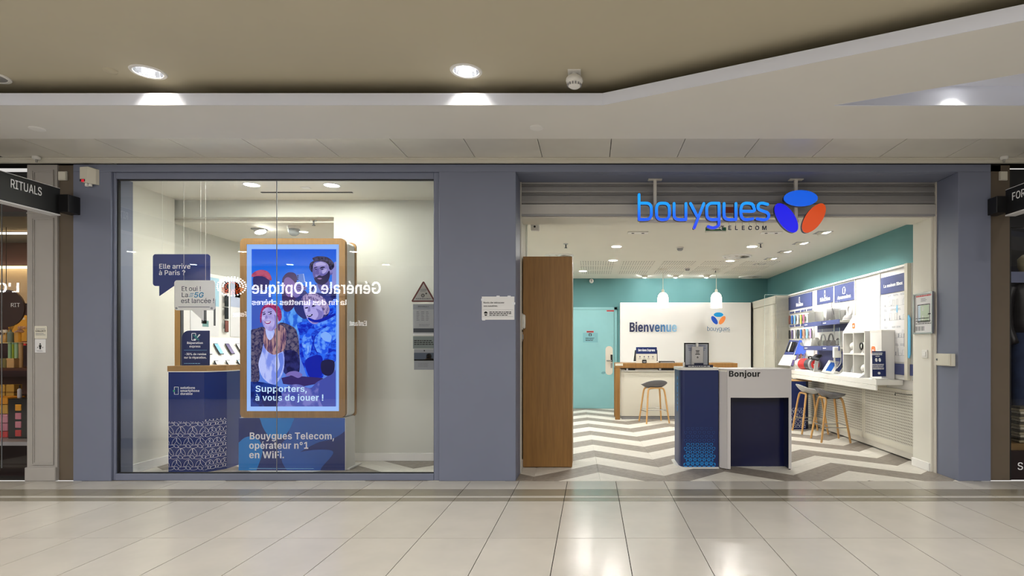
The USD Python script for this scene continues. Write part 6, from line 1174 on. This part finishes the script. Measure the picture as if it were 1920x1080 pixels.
t = thing('lit_back_wall', 'cream glowing wall panel with lettering high in the shop at the far left', 'wall panel', (-6.4, 7.55, 2.0)); part(t, 'panel', bx(-8.5, -5.87, 7.56, 7.6, 1.95, 2.42), mat('cream_panel', (176, 160, 138), .6)); part(t, 'cove_strip', bx(-8.5, -5.87, 7.5, 7.54, 2.4, 2.43), glow('cove', (255, 226, 170), 6))
t = thing('window_plinth', 'dark window plinth with a pale ledge in the shop at the far left', 'plinth', (-6.3, 6.4, 0)); part(t, 'body', bx(-9, ga + .25, 6.1, 6.8, 0, .335), mat('plinth_dark', (34, 22, 22), .3)); part(t, 'ledge', bx(-9, ga + .25, 6.08, 6.8, .335, .375), mat('ledge_grey', (180, 178, 182), .4))
zt_ = .375
t = thing('drawer_tower', 'black drawer tower with coloured box fronts in the window at the far left', 'display stand', (-6.1, 6.4, zt_))
def nb_(px, y=6.3): return X(px, y)
y = 6.3; part(t, 'tower', bx(nb_(15), nb_(52), y, y + .3, zt_, Z(748, y), .004), M['black'])
for py0, py1, c in ((758, 770, (226, 160, 40)), (774, 786, (206, 130, 150)), (790, 802, (206, 130, 150)), (806, 818, (196, 50, 56))): part(t, 'box_front', bx(nb_(30), nb_(41), y - .012, y, Z(py1, y), Z(py0, y), .003), mat('box_%d_%d' % c[:2], c, .4))
for i, (py0, py1, c, n) in enumerate(((745, 758, (222, 150, 40), 'orange'), (759, 776, (204, 160, 70), 'gold'), (777, 793, (208, 140, 160), 'pink'), (794, 808, (200, 126, 148), 'rose'), (809, 820.5, (196, 48, 54), 'red'))):
    y = 6.35; t = thing('gift_box', f'{n} gift box, {ORD[i]} from the top of the coloured pile at the far left edge', 'gift box', (X(5, y), y, Z(py1, y)), 'pile of gift boxes'); part(t, 'carton', bx(X(-40, y), X(14, y), y, y + .2, Z(py1, y) + .001, Z(py0, y), .003), mat('gift_' + n, c, .4)); part(t, 'lid', bx(X(-40, y) - .002, X(14, y) + .002, y - .002, y + .202, Z(py0, y) - .03, Z(py0, y) - .0005, .003), mat('gift_' + n, c))
y = 6.75
t = thing('wooden_shelf', 'dark wooden shelf carrying the perfume bottles at the far left', 'shelf', (-6.5, 6.9, 1.0)); part(t, 'board', bx(-9, -5.87, 6.6, 7.2, Z(690, 6.6) - .03, Z(690, 6.6)), mat('dark_wood', (84, 46, 28), .5, var=.2, scale=4)); part(t, 'board', bx(-9, -5.87, 6.65, 7.2, .75, .79), mat('dark_wood', (84, 46, 28))); part(t, 'back', bx(-9, -5.87, 7.2, 7.22, .46, 1.0), mat('dark_wood', (84, 46, 28)))
zs_ = Z(690, 6.6)
def tubebox(px0, px1, py0, py1, c, lab, y=6.72, z0=None):
    a_, b_ = X(px0, y), X(px1, y); z0 = zs_ if z0 is None else z0; zt2 = z0 + (py1 - py0) * y / F; t = thing('perfume_box', lab, 'perfume box', ((a_ + b_) / 2, y, z0), 'perfume boxes in the far left window'); r_ = (b_ - a_) / 2
    part(t, 'tube', cyl(((a_ + b_) / 2, y, z0 + .0005), ((a_ + b_) / 2, y, zt2 - .02), r_, n=20), mat('pb_%d_%d_%d' % c, c, .3), 40); part(t, 'lid', cyl(((a_ + b_) / 2, y, zt2 - .02), ((a_ + b_) / 2, y, zt2), r_ * 1.03, n=20), mat('pb_lid_%d' % c[0], tuple(min(255, int(v * .85)) for v in c), .3), 40)
tubebox(16, 22, 643, 690, (150, 190, 150), 'pale green tube box, leftmost on the wooden shelf'); tubebox(23, 27.5, 643, 690, (150, 170, 40), 'olive green tube box beside the pale green one'); tubebox(28, 34, 643, 690, (160, 198, 160), 'mint tube box in the middle of the wooden shelf', 6.7); tubebox(36, 42.5, 643, 690, (198, 160, 110), 'tan tube box at the right of the wooden shelf', 6.7)
t = thing('reed_diffuser', 'grey green bottle with reed sticks on the glass shelf at the far left', 'diffuser', (X(20, 6.9), 6.9, Z(642, 6.9)))
zb_ = Z(642, 6.9); xx = X(20, 6.9); part(t, 'bottle', lathe([(0, 0), (.03, 0), (.03, .11), (.012, .13), (.012, .15), (0, .15)], (xx, 6.9, zb_ + .001), 20), mat('grey_bottle', (112, 132, 128), .25), 40)
for i in range(6): part(t, 'reed', cyl((xx, 6.9, zb_ + .12), (xx + (i - 2.5) * .035, 6.9 + (i % 3 - 1) * .02, zb_ + .33), .003, n=5), mat('reed', (150, 112, 50), .6))
t = thing('gold_candle', 'gold candle jar beside the reed diffuser at the far left', 'candle', (X(34, 6.9), 6.9, zb_)); part(t, 'jar', cyl((X(34, 6.9), 6.9, zb_ + .001), (X(34, 6.9), 6.9, zb_ + .12), .03, n=20), M['gold'], 40); part(t, 'flowers', cat(*[trimesh.creation.icosphere(1, .02).apply_translation((X(33, 6.9) + rnd.uniform(-.05, .05), 6.93, zb_ + .14 + rnd.uniform(-.02, .04))) for _ in range(7)]), mat('blossom', (210, 170, 150), .6))
t = thing('glass_shelf', 'clear shelf under the diffuser in the window at the far left', 'shelf', (-6.8, 6.9, zb_ - .012)); part(t, 'sheet', bx(-9, -5.87, 6.75, 7.1, zb_ - .012, zb_), mat('lit_glass', (226, 206, 150), .3)); part(t, 'bracket', bx(-5.9, -5.87, 6.8, 7.05, zb_ - .04, zb_ - .012), M['graphite'])
t = thing('yellow_poster', 'yellow poster with white lettering behind the diffuser at the far left', 'poster', (X(32, 7.4), 7.4, Z(640, 7.4))); part(t, 'board', bx(X(16, 7.4), X(50, 7.4), 7.4, 7.42, Z(640, 7.4), Z(591, 7.4)), mat('poster_yellow', (214, 160, 50), .5)); part(t, 'lettering', put(ext(lines(X(21, 7.4), X(47, 7.4), Z(600, 7.4), Z(595, 7.4), 1, .8, 3, 0), .001), (0, 7.4, 0)), M['offwhite']); part(t, 'red_foot', bx(X(16, 7.4), X(50, 7.4), 7.39, 7.4, Z(648, 7.4), Z(641, 7.4)), M['red'])
t = thing('round_shop_plaque', 'dark round plaque with white letters inside the window at the far left', 'sign', (X(12, 6.6), 6.6, 1.4)); cx_, cz_ = X(10, 6.6), Z(578, 6.6); part(t, 'disc', put(ext(Point(cx_, cz_).buffer(.215, 20), .02), (0, 6.62, 0)), mat('plaque', (62, 40, 38), .5)); part(t, 'lettering', put(ext(move(text('RIT', .045, 500), X(20, 6.6), Z(575.5, 6.6)), .002), (0, 6.6, 0)), M['ink_white']); part(t, 'hanger', cyl((cx_, 6.61, cz_ + .2), (cx_, 6.61, 2.75), .003, n=5), M['black'])
for i, (px, c, lab) in enumerate(((5, (210, 200, 180), 'clear bottle with pale cap at the left edge of the glass shelf'), (11, (196, 150, 70), 'amber bottle left of the reed diffuser'))):
    x = X(px, 6.9); t = thing('perfume_bottle', lab, 'bottle', (x, 6.9, zb_)); part(t, 'bottle', lathe([(0, 0), (.026, 0), (.026, .08), (.01, .1), (.01, .115), (0, .115)], (x, 6.9, zb_ + .001), 18), mat(f'scent_{i}', c, .2), 40); part(t, 'stopper', trimesh.creation.icosphere(2, .022).apply_translation((x, 6.9, zb_ + .132)), M['white'], True)
for i, (p0, p1, q0, lab) in enumerate(((0, 11, 672, 'khaki carton on the wooden shelf at the far left'), (12, 26, 672, 'tan carton right of the khaki carton on the wooden shelf'))):
    y = 6.62; t = thing('carton', lab, 'box', (X((p0 + p1) / 2, y), y, zs_)); part(t, 'carton', bx(X(p0, y), X(p1, y), y, y + .06, zs_ + .0005, zs_ + .105, .003), mat(f'carton_{i}', ((128, 116, 66), (206, 166, 112))[i], .4)); part(t, 'lid', bx(X(p0, y) - .001, X(p1, y) + .001, y - .001, y + .061, zs_ + .09, zs_ + .11), mat(f'carton_{i}', (1, 1, 1)))
for i, (p0, p1, lab) in enumerate(((0, 9, 'gold carton, left of the two under the wooden shelf'), (11, 26, 'gold carton, right of the two under the wooden shelf'))):
    y = 6.68; t = thing('gold_carton', lab, 'box', (X((p0 + p1) / 2, y), y, .79)); part(t, 'carton', bx(X(p0, y), X(p1, y), y, y + .1, .7905, .79 + .15, .003), M['gold']); part(t, 'band', bx(X(p0, y) - .001, X(p1, y) + .001, y - .001, y + .101, .84, .86), mat('gold_dark', (160, 116, 50), .4))
x, y = X(45, 6.5), 6.45; zz = Z(748, 6.3); t = thing('pump_bottle', 'small clear pump bottle on top of the black drawer tower', 'bottle', (x, y, zz)); part(t, 'bottle', lathe([(0, 0), (.02, 0), (.02, .09), (.008, .105), (0, .105)], (x, y, zz + .001), 18), mat('lotion', (206, 204, 214), .2), 40); part(t, 'pump', cyl((x, y, zz + .105), (x, y, zz + .14), .006, n=10), M['black'])

# ================================================================ neighbour on the right: clothes shop window
xn = fx(1898)
rw_ = struct('wall_neighbour_right', cat(bx(xn, 14, 7.4, 7.5, 0, 3.3), bx(xn - .08, xn, 6.31, 7.4, 0, 3.3)), mat('night_blue', (22, 24, 38), .6))
rw_ = struct('trim_6'); part(rw_, 'header', bx(xn, 14, 5.98, 6.04, 2.62, 3.22), mat('dark_header', (16, 16, 22), .5)); part(rw_, 'lit_fascia', bx(xn + .03, 14, 6.3, 6.36, 2.08, 2.2), mat('pale_fascia', (130, 138, 170), .4))
part(rw_, 'dark_base', bx(xn, 14, 5.97, 6.02, 0, .30), mat('base_wine', (28, 14, 16), .4)); part(rw_, 'jamb_strip', bx(xn, xn + .018, 5.955, 6.0, 0, 3.2), M['black'])
part(rw_, 'base_lettering', put(ext(move(fit(text('S', .1, 500), 0, .055, 0, .078), X(1908, 5.97), Z(881, 5.97)), .002), (0, 5.97, 0)), M['ink_white'])
solo('window_platform', bx(xn + .005, 14, 6.065, 7.39, 0, .36, .004), mat('platform_oak', (150, 120, 78), .5), 'oak platform in the clothes shop window at the far right', 'platform')
w3 = struct('window_3'); part(w3, 'pane', sheet(xn + .02, 14, 5.99, .3, 2.62), M['glass'])
t = thing('window_lamp', 'small lit spotlight inside the clothes shop window at the far right', 'spotlight', (5.0, 6.5, 2.6)); part(t, 'body', cyl((5.0, 6.5, 2.5), (5.0, 6.5, 2.62), .05, n=16), M['black']); part(t, 'lit_face', cyl((4.995, 6.5, 2.492), (4.995, 6.5, 2.5), .04, n=16), glow('window_spot', (255, 230, 190), 60))
# mannequin, partly in view: headless neck, leather jacket, jeans
ym = 6.45; xc = X(1926, ym); dh = lambda py: Z(py, ym)
t = thing('mannequin', 'pale mannequin in a dark leather jacket and blue jeans at the far right', 'mannequin', (xc, ym, .36))
def body(rings, n=24):
    v, f = [], []
    for z, cx, cy, rx, ry in rings:
        for k_ in range(n):
            q = 2 * math.pi * k_ / n; v.append((cx + rx * math.cos(q), cy + ry * math.sin(q), z))
    for i in range(len(rings) - 1):
        for k_ in range(n):
            a_, b_ = i * n + k_, i * n + (k_ + 1) % n; f += [(a_, b_, b_ + n), (a_, b_ + n, a_ + n)]
    for i, fl in ((0, 1), (len(rings) - 1, 0)):
        c_ = len(v); z, cx, cy, _, _ = rings[i]; v.append((cx, cy, z))
        for k_ in range(n):
            a_, b_ = i * n + k_, i * n + (k_ + 1) % n; f.append((b_, a_, c_) if fl else (a_, b_, c_))
    return trimesh.Trimesh(v, f, process=False)
zt_ = dh(478)
part(t, 'head_and_neck', body([(dh(530), xc, ym, .075, .075), (dh(518), xc, ym, .06, .06), (dh(512), xc, ym, .062, .07), (dh(500), xc, ym, .085, .1), (dh(485), xc, ym, .085, .105), (zt_, xc, ym, .045, .06), (zt_ + .012, xc, ym, .01, .02)]), mat('mannequin_skin', (196, 186, 150), .3), True)
jk = mat('dark_leather', (36, 34, 38), .38, var=.3, scale=9)
part(t, 'jacket', body([(dh(626), xc, ym, .17, .13), (dh(605), xc, ym, .18, .135), (dh(575), xc, ym, .19, .14), (dh(548), xc, ym, .205, .14), (dh(533), xc, ym, .19, .12), (dh(523), xc, ym, .10, .09), (dh(516), xc, ym, .08, .085)]), jk, True)
part(t, 'sleeve', tube(spline([(xc - .17, ym, dh(536)), (xc - .235, ym - .01, dh(565)), (xc - .24, ym - .03, dh(610)), (xc - .2, ym - .08, dh(645))], 5), np.linspace(.075, .045, 16), 14), jk, True)
for s_, dy in ((-1, 0), (1, 0)): part(t, 'jeans_leg', body([(.42, xc + s_ * .085, ym, .06, .07), (.7, xc + s_ * .085, ym, .07, .08), (dh(690), xc + s_ * .085, ym, .078, .09), (dh(624), xc + s_ * .075, ym, .1, .11)]), mat('denim', (40, 56, 92), .8, var=.25, scale=8), True)
for s_ in (-1, 1): part(t, 'shoe', hull([(xc + s_ * .085 + q * .04, ym + w_, z) for q in (-1, 1) for w_, z in ((.09, .361), (.09, .44), (-.06, .44), (-.17, .39), (-.18, .361))]), mat('shoe_dark', (30, 32, 44), .35))
y = 6.08; x0 = X(1912, y)
t = thing('striped_stack', 'folded pile of thin striped cloth beside the mannequin at the far right', 'folded clothes', (x0 + .2, y, .36))
for i in range(14): part(t, 'folded_layer', bx(x0 + (i % 3) * .004, x0 + .35, y, y + .14, .36 + .005 + i * .0275, .36 + .03 + i * .0275, .006), mat(f'fold_{i % 3}', ((176, 166, 140), (84, 78, 66), (210, 204, 186))[i % 3], .8))

# ================================================================ across the mall, seen only as reflections in the panes
struct('wall_opposite', bx(-22, 14, -3.3, -3.2, 0, 3.5), mat('opposite_wall', (92, 88, 82), .7))
YO = -3.0; YM = 2 * YW - YO
def mx(px): return (px - VX) * YM / F
def mz(py): return H - (py - VY) * YM / F
def opposite(name, lab, word, px0, px1, py0, py1, strength, wt=500, cap=None):
    g = text(word, .3, wt); x0, x1 = mx(px0), mx(px1); g = fit(g, 0, x1 - x0, 0, mz(py0) - mz(py1)); t = thing(name, lab, 'shop sign', ((x0 + x1) / 2, YO, mz(py1)))
    part(t, 'lit_lettering', put(ext(g, .03), (x1, YO - .03, mz(py1)), 'back'), glow(f'neon_{int(strength)}', (255, 255, 255), strength)); part(t, 'mounting_rail', bx(x0, x1, YO - .19, YO - .04, mz(py1), mz(py1) + .03), M['black'])
opposite('lit_shop_sign', 'white lit optician lettering across the mall, mirrored in the display window', "Générale d'Optique", 472, 713, 527, 557, 15, 500); opposite('lit_shop_sign', 'smaller white lit slogan under the optician lettering, mirrored in the display window', 'la fin des lunettes chères', 472, 649, 561, 572, 12, 600)
opposite('lit_shop_sign', 'faint white word for children mirrored right of the screen totem', 'Enfant', 655, 687, 601, 611, 8); opposite('lit_shop_sign', 'faint white word for women mirrored at the left edge of the screen totem', 'Femme', 436, 461, 584, 594, 8); opposite('lit_shop_sign', 'pale lit lettering mirrored in the perfume shop window', "L'OCCITANE", -130, 33, 530, 548, 14)
t = thing('dotted_light_ring', 'oval ring of white and orange light dots mirrored in the window beside the screen', 'lamp', (mx(435), YO, mz(556)))
cx_, cz_ = mx(434.5), mz(537); sx_, sz_ = 27 * YM / F, 17.5 * YM / F; wd, od = [], []
for k_, n_ in ((1, 28), (.8, 26), (.6, 20), (.42, 14)):
    for i in range(n_):
        q = 2 * math.pi * (i + .5 * (k_ == .8)) / n_; px_, pz_ = cx_ - k_ * sx_ * math.cos(q), cz_ + k_ * sz_ * math.sin(q); m_ = cyl((px_, YO, pz_), (px_, YO + .02, pz_), .021 if k_ > .5 else .017, n=10)
        (od if (k_ < .5 or (k_ < .9 and math.sin(q) < -.3)) else wd).append(m_)
part(t, 'white_dot', cat(*wd), glow('dot_white', (250, 252, 255), 18), kind='stuff'); part(t, 'orange_dot', cat(*od), glow('dot_orange', (230, 90, 50), 12), kind='stuff'); part(t, 'backing', put(ext(ell(cx_, cz_, sx_ * 1.08, sz_ * 1.1).difference(ell(cx_, cz_, sx_ * .3, sz_ * .3)), .02), (0, YO, 0)), M['black'])
